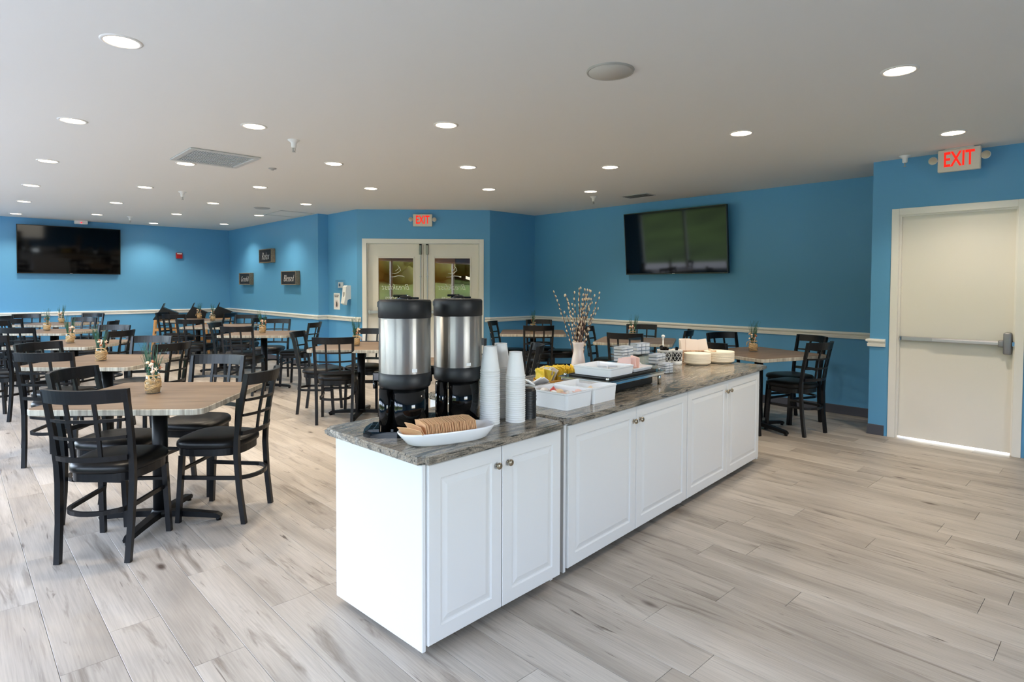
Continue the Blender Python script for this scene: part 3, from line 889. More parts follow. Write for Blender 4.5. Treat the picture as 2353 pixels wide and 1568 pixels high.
def onwall(name, lab, cat, v, z):
    return thing(name, lab, cat, (US2, v, z), -PI/2)
t = onwall('thermostat', 'white thermostat in a clear cover on the blue wall', 'thermostat', 8.91, 1.415)
b = MB(); b.rbox(-.09, .07, -.022, -.001, -.045, .048, .006); b.obj('body', white_plastic, t)
b = MB(); b.rbox(-.055, .0, -.024, -.0215, -.02, .025, .001); b.obj('display', dark_ink, t)
b = MB(); b.rbox(-.125, .125, -.05, -.047, -.08, .08, .002); b.box(-.125, -.122, -.047, -.001, -.08, .08); b.box(.122, .125, -.047, -.001, -.08, .08); b.box(-.122, .122, -.047, -.001, .077, .08); b.box(-.122, .122, -.047, -.001, -.08, -.077); b.obj('cover', acrylic, t)
t = onwall('soap_dispenser', 'white hand sanitiser dispenser beside the double doors', 'dispenser', 8.66, 1.255)
b = MB()
pr = [(0, .155), (-.06, .155), (-.085, .13), (-.095, .0), (-.12, -.13), (-.075, -.155), (-.06, -.08), (-.03, -.06), (0, -.06)]
vs = [(x, y, z) for x in (-.055, .055) for y, z in pr]; n = len(pr)
b.add(vs, [tuple(range(n)), tuple(range(n, 2 * n))[::-1]] + [(i, (i + 1) % n, n + (i + 1) % n, n + i) for i in range(n)])
b.obj('body', white_plastic, t)
b = MB(); b.rbox(-.02, .02, -.1, -.09, -.03, .05, .002); b.obj('window', grey_m, t)
t = onwall('notice', 'white paper notice with red circle under the thermostat', 'notice', 9.075, 1.15)
b = MB(); b.box(-.105, .105, -.002, -.0005, -.135, .135); b.obj('sheet', paper_w, t)
b = MB()
for z, ws in ((.10, (.02, .03, .018, .034)), (.075, (.014, .034, .03, .016))):
    x = -.075
    for q in ws: b.box(x, x + q, -.0026, -.002, z - .008, z + .008); x += q + .012
b.obj('printed_lines', dark_ink, t)
b = MB(); b.sweep([(.055 * math.cos(2*PI*k/24), -.0024, -.045 + .062 * math.sin(2*PI*k/24)) for k in range(24)], .0008, .006, 0, True, Vector((0, 1, 0))); b.obj('printed_ring', red_ink, t)
b = MB(); b.prism([(.024 * math.sin(a) * (1 - .35 * math.cos(a)), -.045 + .048 * math.cos(a)) for a in [2*PI*k/20 for k in range(20)]], 0, .0006, 0, Matrix.Translation((0, -.002, 0)) @ Matrix.Rotation(PI/2, 4, 'X')); b.obj('printed_drop', dark_ink, t)

# ------------------------------------------------------------------ buffet island
ZC1, ZC2 = 0.772, 0.775
def door_mesh(W, H, T=0.02):
    """raised-panel door, lower left at (0,0,0), front at y=0 facing -y, thickness to +y"""
    b = MB()
    rings = [(0.0, 0.003), (0.003, 0.0), (0.058, 0.0), (0.064, 0.006), (0.070, 0.006), (0.092, 0.0005)]
    vs = []
    for i, y in rings:
        vs += [(i, y, i), (W - i, y, i), (W - i, y, H - i), (i, y, H - i)]
    vs += [(0, T, 0), (W, T, 0), (W, T, H), (0, T, H)]
    fs = []
    for k in range(len(rings) - 1):
        for j in range(4): fs.append((4*k + j, 4*k + (j+1) % 4, 4*k + 4 + (j+1) % 4, 4*k + 4 + j))
    k = len(rings)
    fs.append(tuple(range(4*k - 4, 4*k)))
    for j in range(4): fs.append((j, 4*k + j, 4*k + (j+1) % 4, (j+1) % 4))
    fs.append((4*k + 3, 4*k + 2, 4*k + 1, 4*k))
    b.add(vs, fs)
    return b
knob_b = MB(); knob_b.lathe([(0, .026), (.009, .0255), (.0135, .022), (.0145, .017), (.010, .012), (.005, .008), (.0045, .002), (.007, 0)], 20, 0, (0, 0, 0), True, Matrix.Rotation(PI/2, 4, 'X'))
knob_me = knob_b.mesh('knob', nickel)
def caster_mesh():
    b = MB(); Mx = Matrix.Rotation(PI/2, 4, 'X')
    b.lathe([(0, -.011), (.022, -.011), (.025, -.008), (.025, .008), (.022, .011), (0, .011)], 18, 0, (0, 0, 0), True, Matrix.Translation((0, 0, .025)) @ Matrix.Rotation(PI/2, 4, 'X'))
    b.lathe([(0, -.0125), (.010, -.0125), (.010, .0125), (0, .0125)], 12, 1, (0, 0, 0), True, Matrix.Translation((0, 0, .025)) @ Matrix.Rotation(PI/2, 4, 'X'))
    b.rbox(-.02, .02, -.016, .016, .048, .056, .002, 1)
    return b.mesh('caster', [rubber, alum])
caster_me = caster_mesh()
def cabinet(lab, o, rz, L, depth, ndoor, endpanels, zt, left_x=0.0):
    """front plane of doors is local y=0 (facing -y), x runs along the front"""
    t = thing('base_cabinet', lab, 'cabinet', (o[0], o[1], 0), rz, 'white base cabinets of the buffet island')
    z0 = 0.058
    b = MB()
    b.box(0.0, L, .021, .035, z0, zt - .002)                      # face
    b.box(0.0, L, .035, depth, z0, z0 + .02); b.box(0, L, .035, depth, zt - .02, zt - .002)
    b.box(0.0, .018, .035, depth, z0 + .02, zt - .02); b.box(L - .018, L, .035, depth, z0 + .02, zt - .02); b.box(.018, L - .018, depth - .012, depth, z0 + .02, zt - .02)
    b.obj('carcass', cab_white, t)
    for x, zlow in endpanels:
        b = MB(); b.rbox(x, x + .018, .012, depth + .004, zlow, zt - .002, .0025); b.obj('end_panel', cab_white, t)
    wd = L / ndoor
    for k in range(ndoor):
        dm = door_mesh(wd - .004, zt - .006 - .05); d = put('door', dm.mesh('door', cab_white), t, (k * wd + .002, 0, .05))
        kx = wd - .004 - .032 if k % 2 == 0 else .032
        put('knob', knob_me, d, (kx, 0, zt - .006 - .05 - .075))
    for x, y in ((.12, .12), (L - .12, .12), (.12, depth - .1), (L - .12, depth - .1)):
        put('caster', caster_me, t, (x, y, 0))
    return t
A1r = math.radians(3.07); A2r = math.radians(4.81)
c1 = cabinet('white two-door base cabinet nearest the camera, under the coffee urns', (1.285, 1.805), A1r, 0.785, 0.62, 2, [(-.0185, .028)], 0.741)
b = MB(); b.rbox(.745, .765, .03, .09, .022, .058, .002); b.obj('foot_block', cab_white, c1)
b = MB(); b.rbox(.70, .744, .035, .09, .024, .057, .002); b.obj('toe_block', orange_in, c1)
E2 = Vector((math.cos(A2r), math.sin(A2r))); N2 = Vector((-E2.y, E2.x)); O2 = Vector((2.137, 1.862))
c2 = cabinet('middle white two-door base cabinet of the island', (O2.x, O2.y), A2r, 1.268, 0.98, 2, [(-.0185, .03)], 0.744)
b = MB(); b.rbox(1.225, 1.262, .03, .07, .022, .058, .002); b.obj('foot_block', cab_white, c2)
b = MB(); b.rbox(1.16, 1.224, .035, .08, .024, .057, .002); b.obj('toe_block', orange_in, c2)
O3 = O2 + E2 * 1.272
c3 = cabinet('far white two-door base cabinet at the right end of the island', (O3.x, O3.y), A2r, 1.272, 0.98, 2, [(1.274, .03)], 0.744)
def slab(name, lab, pts, z0, z1, o, rz):
    bm = bmesh.new()
    vb = [bm.verts.new((x, y, z0)) for x, y in pts]
    f = bm.faces.new(vb)
    r = bmesh.ops.extrude_face_region(bm, geom=[f])
    for q in r['geom']:
        if isinstance(q, bmesh.types.BMVert): q.co.z = z1
    vert_edges = [e for e in bm.edges if abs(e.verts[0].co.z - e.verts[1].co.z) > .01]
    bmesh.ops.bevel(bm, geom=vert_edges, offset=.03, segments=5, affect='EDGES')
    hor = [e for e in bm.edges if abs(e.verts[0].co.z - e.verts[1].co.z) < 1e-5]
    bmesh.ops.bevel(bm, geom=hor, offset=.007, segments=3, affect='EDGES')
    bmesh.ops.recalc_face_normals(bm, faces=bm.faces[:])
    me = bpy.data.meshes.new(name); bm.to_mesh(me); bm.free()
    me.materials.append(granite_m)
    ob = put(name, me, None, o, rz)
    return tag(ob, lab, 'counter')
slab('countertop', 'grey and tan granite slab under the coffee urns', [(-.045, -.022), (.80, -.022), (.80, .70), (-.045, .70)], 0.741, ZC1, (1.285, 1.805, 0), A1r)
slab('countertop', 'long brown granite slab of the island, right of the joint', [(-.022, -.020), (2.675, -.020), (2.675, 1.03), (-.022, 1.03)], 0.744, ZC2, (O2.x, O2.y, 0), A2r)
E1 = Vector((math.cos(A1r), math.sin(A1r))); N1 = Vector((-E1.y, E1.x)); O1 = Vector((1.285, 1.805))
def c1p(s, n, z=ZC1): q = O1 + E1 * s + N1 * n; return (q.x, q.y, z)
def c2p(s, n, z=ZC2): q = O2 + E2 * s + N2 * n; return (q.x, q.y, z)

# ------------------------------------------------------------------ coffee urns
def urn():
    t = thing('coffee_urn', 'steel and black coffee urn nearest the camera, on the left', 'urn')
    # local: spout and drip tray toward -x
    b = MB()
    pts = [(.10, -.10), (.10, .10), (-.02, .105), (-.13, .10), (-.165, .07), (-.175, 0), (-.165, -.07), (-.13, -.10), (-.02, -.105)]
    b.prism(pts, 0, .016); b.prism([(x * .965, y * .965) for x, y in pts], .016, .024)
    b.obj('base', black_gloss, t)
    b = MB()
    for k in range(7):
        y = -.066 + k * .022
        b.box(-.15, -.02, y - .004, y + .004, .0245, .029)
    for k in range(6): b.box(-.15 + k * .024, -.146 + k * .024, -.072, .072, .0245, .028)
    b.obj('drip_grate', black_gloss, t)
    # half-round rear column and front support leg
    b = MB()
    b.prism([(.100 * math.cos(a), .100 * math.sin(a)) for a in [(-PI * .62) + 2 * PI * .62 * k / 20 for k in range(21)]], .0245, .20, 0, None, True)
    b.obj('column', black_gloss, t)
    for sg in (-1, 1):
        b = MB(); b.prism([(-.075 + .024 * math.cos(q), sg * .075 + .02 * math.sin(q)) for q in [2*PI*k/14 for k in range(14)]], .0245, .20, 0, None, True)
        b.obj('support_leg', black_gloss, t)
    b = MB(); b.lathe([(0, .200), (.104, .200), (.109, .206), (.1115, .22), (.1115, .262), (.109, .264)], 48); b.obj('lower_band', black_plastic, t)
    b = MB(); b.lathe([(.108, .263), (.110, .264), (.110, .494), (.108, .495)], 64); b.obj('steel_body', steel_m, t)
    b = MB(); b.lathe([(.1095, .494), (.1125, .496), (.1125, .562), (.108, .570), (.06, .573), (.0, .573)], 48); b.obj('lid', black_plastic, t)
    b = MB(); b.rbox(-.1145, -.100, -.026, .026, .536, .566, .006); b.obj('carry_handle', black_plastic, t)
    b = MB(); b.lathe([(.034, .5735), (.034, .579), (.020, .588), (0, .589)], 18); b.rbox(-.05, .01, -.016, .016, .582, .592, .004); b.rbox(.02, .06, -.01, .01, .5735, .582, .003); b.obj('pump_cap', black_gloss, t)
    b = MB(); b.rbox(-.135, -.10, -.016, .016, .222, .262, .005); b.cyl((-.128, 0), .009, .19, .222, 12); b.obj('spout', black_gloss, t)
    b = MB()
    a0 = math.radians(-62)
    for q in (0,):
        vs = [(.1108 * math.cos(a0 + d), .1108 * math.sin(a0 + d), z) for z in (.272, .286) for d in (-.10, -.05, 0, .05, .10)]
        b.add(vs, [(i, i + 1, i + 6, i + 5) for i in range(4)])
    b.obj('sticker', paper_w, t)
    return t
u1 = urn(); u1.location = c1p(.160, .358); u1.rotation_euler = (0, 0, YAW - PI/2 + .05)
u2 = dup(u1, c1p(.450, .345), YAW - PI/2 + .05, 'steel and black coffee urn second from the camera, beside the paper cups', 'coffee urns')
u1['group'] = 'coffee urns'

# ------------------------------------------------------------------ cups, lids, dish, sleeves
b = MB(); b.lathe([(.0455, .000), (.0465, .002), (.0465, .005), (.0440, .0065), (.0300, .110), (.0310, .113), (.0290, .113), (.0285, .107), (0, .106)], 24)
cup_me = b.mesh('paper_cup', paper_cup)
def cup_stack(s, n, cnt, lab):
    for k in range(cnt):
        x, y, z = c1p(s + random.uniform(-.0006, .0006), n + random.uniform(-.0006, .0006), ZC1 + .0101 * k)
        tag(put('paper_cup', cup_me, None, (x, y, z), random.uniform(0, 6)), nth(k, cnt) + lab, 'cup', 'upturned paper cups in stacks')
cup_stack(.530, .215, 25, ' cup from the top of the leftmost white paper cup stack')
cup_stack(.668, .282, 25, ' cup from the top of the rear middle white paper cup stack')
cup_stack(.648, .165, 22, ' cup from the top of the rightmost, shortest white paper cup stack')
b = MB(); b.lathe([(.0455, 0), (.0455, .006), (.0435, .009), (.041, .0095), (.040, .018), (.037, .019), (.034, .015), (0, .015)], 22)
lid_me = b.mesh('cup_cover', black_plastic)
for k in range(17):
    x, y, z = c1p(.742 + random.uniform(-.001, .001), .178 + random.uniform(-.001, .001), ZC1 + .0078 * k)
    tag(put('cup_cover', lid_me, None, (x, y, z)), nth(k, 17) + ' black plastic lid from the top of the stack beside white cups', 'lid', 'black cup lids')
# oval dish
DSH = A1r + math.radians(-17)
def dish_mesh():
    b = MB(); n = 48
    prof = [(.0, .006), (.66, .006), (.80, .016), (.955, .050), (.985, .055), (1.0, .053), (.985, .046), (.83, .008), (.74, 0), (0, 0)]
    def ring(f, z):
        r = []
        for k in range(n):
            a = 2 * PI * k / n; c, s = math.cos(a), math.sin(a)
            e = 2 / 2.5
            r.append((f * .209 * math.copysign(abs(c) ** e, c), f * .088 * math.copysign(abs(s) ** e, s), z))
        return r
    vs, fs, rings = [], [], []
    for f, z in prof:
        if f == 0: rings.append([len(vs)]); vs.append((0, 0, z))
        else:
            rings.append(list(range(len(vs), len(vs) + n))); vs += ring(f, z)
    for A, B in zip(rings, rings[1:]):
        for k in range(n):
            k2 = (k + 1) % n
            if len(A) == 1: fs.append((A[0], B[k], B[k2]))
            elif len(B) == 1: fs.append((A[k], A[k2], B[0]))
            else: fs.append((A[k], A[k2], B[k2], B[k]))
    b.add(vs, fs, 0, True)
    return b.mesh('serving_dish', ceramic)
dx, dy, dz = c1p(.198, .122)
tag(put('serving_dish', dish_mesh(), None, (dx, dy, dz), DSH), 'white oval ceramic dish holding brown cup sleeves', 'dish')
b = MB()
b.prism([(-.052, 0), (.052, 0), (.060, .074), (0, .082), (-.060, .074)], -.0012, .0012)
b.prism([(-.051, .001), (.051, .001), (.059, .073), (0, .080), (-.059, .073)], .0013, .0026)
sl_me = b.mesh('cup_sleeve', kraft)
MDish = Matrix.Translation((dx, dy, dz)) @ Matrix.Rotation(DSH, 4, 'Z')
for k in range(38):
    x = -.105 + .215 * k / 37
    mm = MDish @ Matrix.Translation((x, random.uniform(-.003, .003), .014)) @ Matrix.Rotation(PI/2, 4, 'Z') @ Matrix.Rotation(math.radians(79 + random.uniform(-1.2, 1.2)), 4, 'X')
    # leaning back along the dish: face tips toward +x
    o = put('cup_sleeve', sl_me); o.matrix_world = mm
    tag(o, 'brown cardboard cup sleeve in the leaning row in the oval dish', 'cup sleeve', 'cardboard cup sleeves')
for k, (x, tilt, spin) in enumerate(((-.135, 48, .5), (-.115, 58, .2))):
    mm = MDish @ Matrix.Translation((x, -.01 + .012 * k, .018)) @ Matrix.Rotation(PI/2 + spin, 4, 'Z') @ Matrix.Rotation(math.radians(tilt), 4, 'X')
    o = put('cup_sleeve', sl_me); o.matrix_world = mm
    tag(o, ('frontmost' if k == 0 else 'second') + ' brown cardboard sleeve, tipped over at the dish\'s left end', 'cup sleeve', 'cardboard cup sleeves')

# ------------------------------------------------------------------ trays on the long counter
def tray(lab, W, D_, H, loc, rz, flare=.008, m=None, name='serving_tray'):
    b = MB(); t_ = .006
    def rr(hw, hd, r, z, n=4):
        p = []
        for cx, cy, a0 in ((hw - r, hd - r, 0), (-hw + r, hd - r, PI/2), (-hw + r, -hd + r, PI), (hw - r, -hd + r, 1.5*PI)):
            for k in range(n + 1):
                a = a0 + PI/2 * k / n; p.append((cx + r * math.cos(a), cy + r * math.sin(a), z))
        return p
    L = [rr(W/2 - flare, D_/2 - flare, .014, 0), rr(W/2 - .003, D_/2 - .003, .018, H - .012), rr(W/2, D_/2, .02, H - .006), rr(W/2, D_/2, .02, H), rr(W/2 - .008, D_/2 - .008, .014, H), rr(W/2 - .010, D_/2 - .010, .014, H - .01), rr(W/2 - flare - t_, D_/2 - flare - t_, .01, t_)]
    n = len(L[0]); vs = [p for r in L for p in r]; fs = [tuple(range(n))[::-1], tuple(range(6 * n, 7 * n))]
    for i in range(6):
        for k in range(n): fs.append((i*n + k, i*n + (k+1) % n, (i+1)*n + (k+1) % n, (i+1)*n + k))
    b.add(vs, fs)
    return tag(put(name, b.mesh(name, m or ceramic), None, loc, rz), lab, 'tray')
TR = A2r + math.radians(-1.0)
tray('left white square tray of wrapped creamers beside the cup lids', .232, .275, .086, c2p(.240, .236), TR)
tray('right white square tray holding a few blue packets', .232, .275, .086, c2p(.474, .232), TR)
def bits(c, n, W, D_, z0, mats, lab, name, grp, kind='cup'):
    mes = []
    for i, m in enumerate(mats):
        b = MB()
        if kind == 'cup':
            b.lathe([(0, 0), (.013, 0), (.019, .020), (.021, .0205), (.021, .0215), (0, .0215)], 14)
        else:
            b.rbox(-.03, .03, -.02, .02, -.003, .003, .002)
        mes.append(b.mesh(name, m))
    for k in range(n):
        me = mes[k % len(mes)]
        p = Vector(c) + Vector((E2.x, E2.y, 0)) * random.uniform(-W, W) + Vector((N2.x, N2.y, 0)) * random.uniform(-D_, D_)
        o = put(name, me, None, (p.x, p.y, z0 + random.uniform(0, .026)), 0, (random.uniform(-.9, .9), random.uniform(-.9, .9), random.uniform(0, 6)))
        tag(o, lab, 'packet', grp)
bits(c2p(.240, .24), 34, .08, .095, ZC2 + .030, [peach, paper_w, pinkp, paper_w], 'pale creamer portion heaped in the left white tray', 'creamer_cup', 'creamers in the left tray')
o = put('creamer_cup', bpy.data.meshes['creamer_cup'], None, c2p(.205, .265, ZC2 + .070), 0, (1.1, .2, .4)); o.data = o.data.copy(); o.data.materials[0] = redp
tag(o, 'red lidded portion cup on top in the left white tray', 'packet')
bits(c2p(.474, .24), 6, .06, .08, ZC2 + .018, [peach, paper_w, bluep], 'flat sweetener packet lying in the right white tray', 'sweetener_packet', 'packets in the right tray', 'flat')

# yellow sweetener packets in an orange tray
t = tag(MB().rbox(-.135, .135, -.06, .06, 0, .006, .002).rbox(-.135, .135, -.06, -.055, .006, .018, .002).rbox(-.135, .135, .055, .06, .006, .03, .002).rbox(-.135, -.130, -.055, .055, .006, .018, .002).rbox(.130, .135, -.055, .055, .006, .018, .002).obj('packet_caddy', orange_wood, None, c2p(.84, .735), A2r - .12), 'orange open caddy of upright yellow sweetener packets', 'caddy')
pb = MB(); pb.rbox(-.002, .002, -.026, .026, 0, .075, .0015); py_me = pb.mesh('sweetener_packet', yellow_m)
pb = MB(); pb.rbox(-.002, .002, -.026, .026, 0, .075, .0015); pt_me = pb.mesh('sweetener_packet', tea_m)
for k in range(84):
    s = -.118 + .24 * k / 83
    q = Matrix.Translation(c2p(.84, .735)) @ Matrix.Rotation(A2r - .12, 4, 'Z') @ Matrix.Translation((s + random.uniform(-.004, .004), (-.026 if k % 2 else .026) + random.uniform(-.006, .006), .008 + random.uniform(0, .022))) @ Matrix.Rotation(random.uniform(-.35, .35), 4, 'Y') @ Matrix.Rotation(random.uniform(-.75, .75), 4, 'Z') @ Matrix.Rotation(random.uniform(-.35, .35), 4, 'X')
    pale = 6 < k < 28 and k % 3 != 0
    o = put('sweetener_packet', pt_me if pale else py_me); o.matrix_world = q
    tag(o, 'pale sweetener packet standing among the yellow ones' if pale else 'yellow sweetener packet standing in the orange caddy', 'packet', 'sweetener packets in the caddy')
# grey bin with white tea packets, left of the yellow ones
tray('small grey bin of white tea packets behind the black lids', .14, .12, .055, c2p(.44, .56), A2r, .012, grey_m, 'packet_bin')
for k, (s, n, z, r, a) in enumerate(((.40, .55, .05, .5, .4), (.45, .57, .058, -.5, 1.0), (.48, .56, .055, .6, 2.0), (.43, .59, .05, .3, .2))):
    o = put('tea_packet', MB().rbox(-.045, .045, -.03, .03, -.004, .004, .003).mesh('tea_packet', paper_w), None, c2p(s, n, ZC2 + z), 0, (r, .5, a))
    tag(o, 'white tea packet sticking out of the grey bin', 'packet', 'white tea packets')

# ------------------------------------------------------------------ vase with pussy willow
vz = c2p(1.16, .77)
b = MB(); b.lathe([(0, .0), (.034, .0), (.040, .012), (.049, .055), (.050, .085), (.044, .125), (.036, .165), (.034, .19), (.040, .222), (.045, .238), (.042, .238), (.036, .222), (.030, .19), (.030, .02), (0, .015)], 30)
tag(b.obj('vase', pink_ceramic, None, vz), 'tall blush waisted vase holding pussy willow branches', 'vase')
rx = Vector((SA, -CA, 0)); ry = Vector((CA, SA, 0))
tips = [(-.176, .352), (-.098, .326), (-.086, .330), (-.086, .205), (-.030, .348), (-.045, .262), (-.003, .373), (.010, .380), (.035, .368), (.070, .362), (.083, .358), (.110, .326), (.160, .345), (.128, .236), (.094, .30), (.055, .30), (.062, .365), (.03, .30), (.10, .22), (.045, .33)]
for k, (tx, tz) in enumerate(tips):
    base = Vector(vz) + rx * (tx * .10 + random.uniform(-.008, .008)) + ry * random.uniform(-.012, .012) + Vector((0, 0, .06))
    tip = Vector(vz) + rx * tx + ry * random.uniform(-.07, .07) + Vector((0, 0, .238 + tz))
    P = []
    for i in range(9):
        f = i / 8
        p = base.lerp(tip, f) + rx * (-.018 * math.copysign(1, tx) * math.sin(PI * f) * min(1, abs(tx) / .06))
        P.append(p + Vector((random.uniform(-.002, .002), random.uniform(-.002, .002), 0)))
    lr = sorted(range(len(tips)), key=lambda i: tips[i][0]).index(k)
    r = thing('willow_branch', ('leftmost' if lr == 0 else 'rightmost' if lr == len(tips) - 1 else ORD[lr]) + (' pussy willow branch in the blush vase' if lr in (0, len(tips) - 1) else ' pussy willow branch from the left in the blush vase'), 'branch', P[0], 0, 'pussy willow branches')
    Q = [p - P[0] for p in P]
    b = MB(); b.sweep(Q, [.0036 - .0022 * i / 8 for i in range(9)], 0, 0, False, Vector((0, 0, 1)), 5); b.obj('stem', twig, r)
    b = MB()
    nk = random.randint(8, 13)
    for i in range(nk):
        f = .30 + .70 * i / (nk - 1); x = f * 8; j = min(7, int(x)); p = Q[j].lerp(Q[j + 1], x - j)
        d = (Q[j + 1] - Q[j]).normalized()
        off = Vector((random.uniform(-1, 1), random.uniform(-1, 1), 0)).normalized() * .0055
        mm = Matrix.Translation(p + off) @ d.to_track_quat('Z', 'Y').to_matrix().to_4x4() @ Matrix.Rotation(random.uniform(-.4, .4), 4, 'X')
        b.ball((0, 0, 0), .0058, 6, 0, 1.7, mm)
    o = b.obj('catkins', catkin, r); o['kind'] = 'stuff'

# ------------------------------------------------------------------ glass riser with trays
t = thing('glass_riser', 'glass shelf on chrome posts raised above the long counter', 'shelf', c2p(.915, .325), A2r)
RW, RD, RZ = .335, .18, .082
b = MB(); b.rbox(-RW, RW, -RD, RD, RZ, RZ + .008, .002); b.obj('shelf', shelf_glass, t)
for sx in (-1, 1):
    for sy in (-1, 1):
        b = MB(); x, y = sx * (RW - .03), sy * (RD - .03)
        b.cyl((x, y), .012, 0, RZ - .0005, 16); b.cyl((x, y), .010, RZ + .0085, RZ + .022, 16, 0, None, True, .003); b.obj('post', chrome, t)
b = MB(); b.rbox(-RW + .02, RW - .02, -RD + .0, -RD + .012, RZ - .018, RZ - .001, .002); b.rbox(-RW, -RW + .012, -RD + .02, RD - .02, RZ - .018, RZ - .001, .002); b.obj('rail', chrome, t)
tag(MB().rbox(-.24, .24, -.11, .11, 0, .068, .006).obj('storage_bin', black_plastic, None, c2p(.97, .325), A2r), 'black bin tucked under the glass shelf', 'bin')
zr = ZC2 + RZ + .0085
tray('thin black tray on the glass shelf, under the white trays', .56, .30, .010, c2p(.905, .32, zr), A2r, .004, black_plastic)
tray('deep white tray on the glass shelf, nearest the camera', .275, .27, .052, c2p(.785, .315, zr + .0105), A2r)
tray('low white tray of wrapped snacks at the right of the glass shelf', .235, .25, .022, c2p(1.055, .315, zr + .0105), A2r)
b = MB(); b.lathe([(0, 0), (.026, 0), (.030, .03), (.032, .031), (0, .031)], 20); rm = b.mesh('portion_cup', jam_w); b2 = MB()
for k, (s, n) in enumerate(((.79, .33), (.86, .30))):
    o = put('portion_cup', rm, None, c2p(s, n, zr + .017), 0); tag(o, ('left' if k == 0 else 'right') + ' white round portion cup inside the deep white tray', 'cup')
    put('foil_lid', MB().lathe([(0, .0315), (.030, .0315), (.030, .033), (0, .033)], 20).mesh('foil_lid', jam_l), o)
for k in range(7):
    s = .98 + .022 * k
    m = (pinkp, peach, peach, pinkp, paper_w, peach, pinkp)[k]
    o = put('snack_packet', MB().rbox(-.004, .004, -.045, .045, 0, .05 if k % 3 else .07, .003).mesh('snack_packet', m), None, c2p(s, .29 + .02 * (k % 3), zr + .019), 0, (random.uniform(-.15, .15), random.uniform(-.1, .5), A2r + random.uniform(-.4, .4)))
    tag(o, 'wrapped snack standing in the low tray on the glass shelf', 'packet', 'snacks in the low tray')
# clear acrylic bins of portion boxes
def bin_(lab, s, n, z, W, D_, H, rows, rz=A2r, back=0.0):
    t = thing('acrylic_bin', lab, 'bin', c2p(s, n, z), rz, 'clear acrylic bins on the long counter')
    b = MB(); q = .003
    b.box(-W/2, W/2, -D_/2, D_/2, 0, q); b.box(-W/2, -W/2 + q, -D_/2, D_/2, q, H); b.box(W/2 - q, W/2, -D_/2, D_/2, q, H); b.box(-W/2 + q, W/2 - q, D_/2 - q, D_/2, q, H + back); b.box(-W/2 + q, W/2 - q, -D_/2, -D_/2 + q, q, H * .55)
    b.obj('box', acrylic, t)
    cols, lev = rows
    hw, hh = (W - 2*q) / cols, (H * .92) / lev
    pm = MB(); pm.rbox(-hw * .44, hw * .44, -D_ * .35, D_ * .35, 0, hh * .82, .003); pm.box(-hw * .45, hw * .45, -D_ * .36, D_ * .36, hh * .82, hh * .9, 1)
    pme = pm.mesh('portion_box', [jam_w, jam_l])
    base = Vector(c2p(s, n, z))
    for i in range(cols):
        for j in range(lev):
            x = -W/2 + q + hw * (i + .5)
            p = base + Vector((math.cos(rz) * x, math.sin(rz) * x, q + hh * j + .001))
            tag(put('portion_box', pme, None, p, rz + random.uniform(-.06, .06)), 'white portion box, %s column, %s level of the %s acrylic bin' % ((('left', 'right') if cols == 2 else ('left', 'middle', 'right'))[i], ('bottom', 'second', 'third', 'fourth', 'fifth')[j], lab[:lab.index(' acrylic')].split('clear')[0].strip()), 'box', 'white portion boxes')
def stand(s, n, H, W, D_, lab):
    b = MB(); b.box(-W/2, W/2, -D_/2, D_/2, H - .004, H); b.box(-W/2, -W/2 + .004, -D_/2, D_/2, 0, H - .004); b.box(W/2 - .004, W/2, -D_/2, D_/2, 0, H - .004)
    tag(b.obj('acrylic_step', acrylic, None, c2p(s, n), A2r), lab, 'stand')
stand(1.50, .61, .085, .21, .16, 'left clear acrylic step under the tall portion bin')
bin_('left tall clear acrylic bin of white portion boxes', 1.50, .61, ZC2 + .0855, .16, .11, .115, (2, 5))
stand(1.79, .64, .11, .18, .16, 'rear clear acrylic step under the topmost portion bin')
bin_('topmost rear clear acrylic bin of portion boxes', 1.79, .64, ZC2 + .1105, .15, .11, .09, (3, 3), A2r - .2, .03)
stand(1.80, .50, .05, .17, .12, 'middle clear acrylic step behind the glass shelf')
bin_('middle clear acrylic bin of portion boxes', 1.80, .50, ZC2 + .0505, .15, .10, .075, (3, 3))
bin_('rightmost low clear acrylic bin of portion boxes', 1.70, .38, ZC2, .11, .10, .075, (2, 4), A2r - .1)
b = MB()
for k in range(6): b.rbox(-.025, .025, -.003, .003, 0, .06, .002, 0, Matrix.Translation((-.05 + .02 * k, random.uniform(-.02, .02), .0)) @ Matrix.Rotation(random.uniform(-.5, .5), 4, 'Y') @ Matrix.Rotation(random.uniform(-.4, .4), 4, 'Z'))
tag(b.obj('creamer_bag', bag_m, None, c2p(1.36, .50, ZC2 + .002), A2r), 'clear bag of white wrapped creamers behind the glass shelf', 'bag')
for k in range(5):
    o = put('wrapped_creamer', MB().rbox(-.026, .026, -.004, .004, 0, .055, .003).mesh('wrapped_creamer', paper_w), None, c2p(1.30 + .035 * k, .47 + .01 * (k % 2), ZC2 + .05), 0, (.2, .5 - .25 * k, A2r + .3 * k))
    tag(o, 'white wrapped creamer standing behind the glass shelf', 'packet', 'wrapped creamers')
tag(MB().rbox(-.07, .07, -.05, .05, 0, .05, .004).obj('creamer_box', acrylic, None, c2p(1.37, .47, ZC2), A2r), 'clear box propping up white wrapped creamers', 'box')

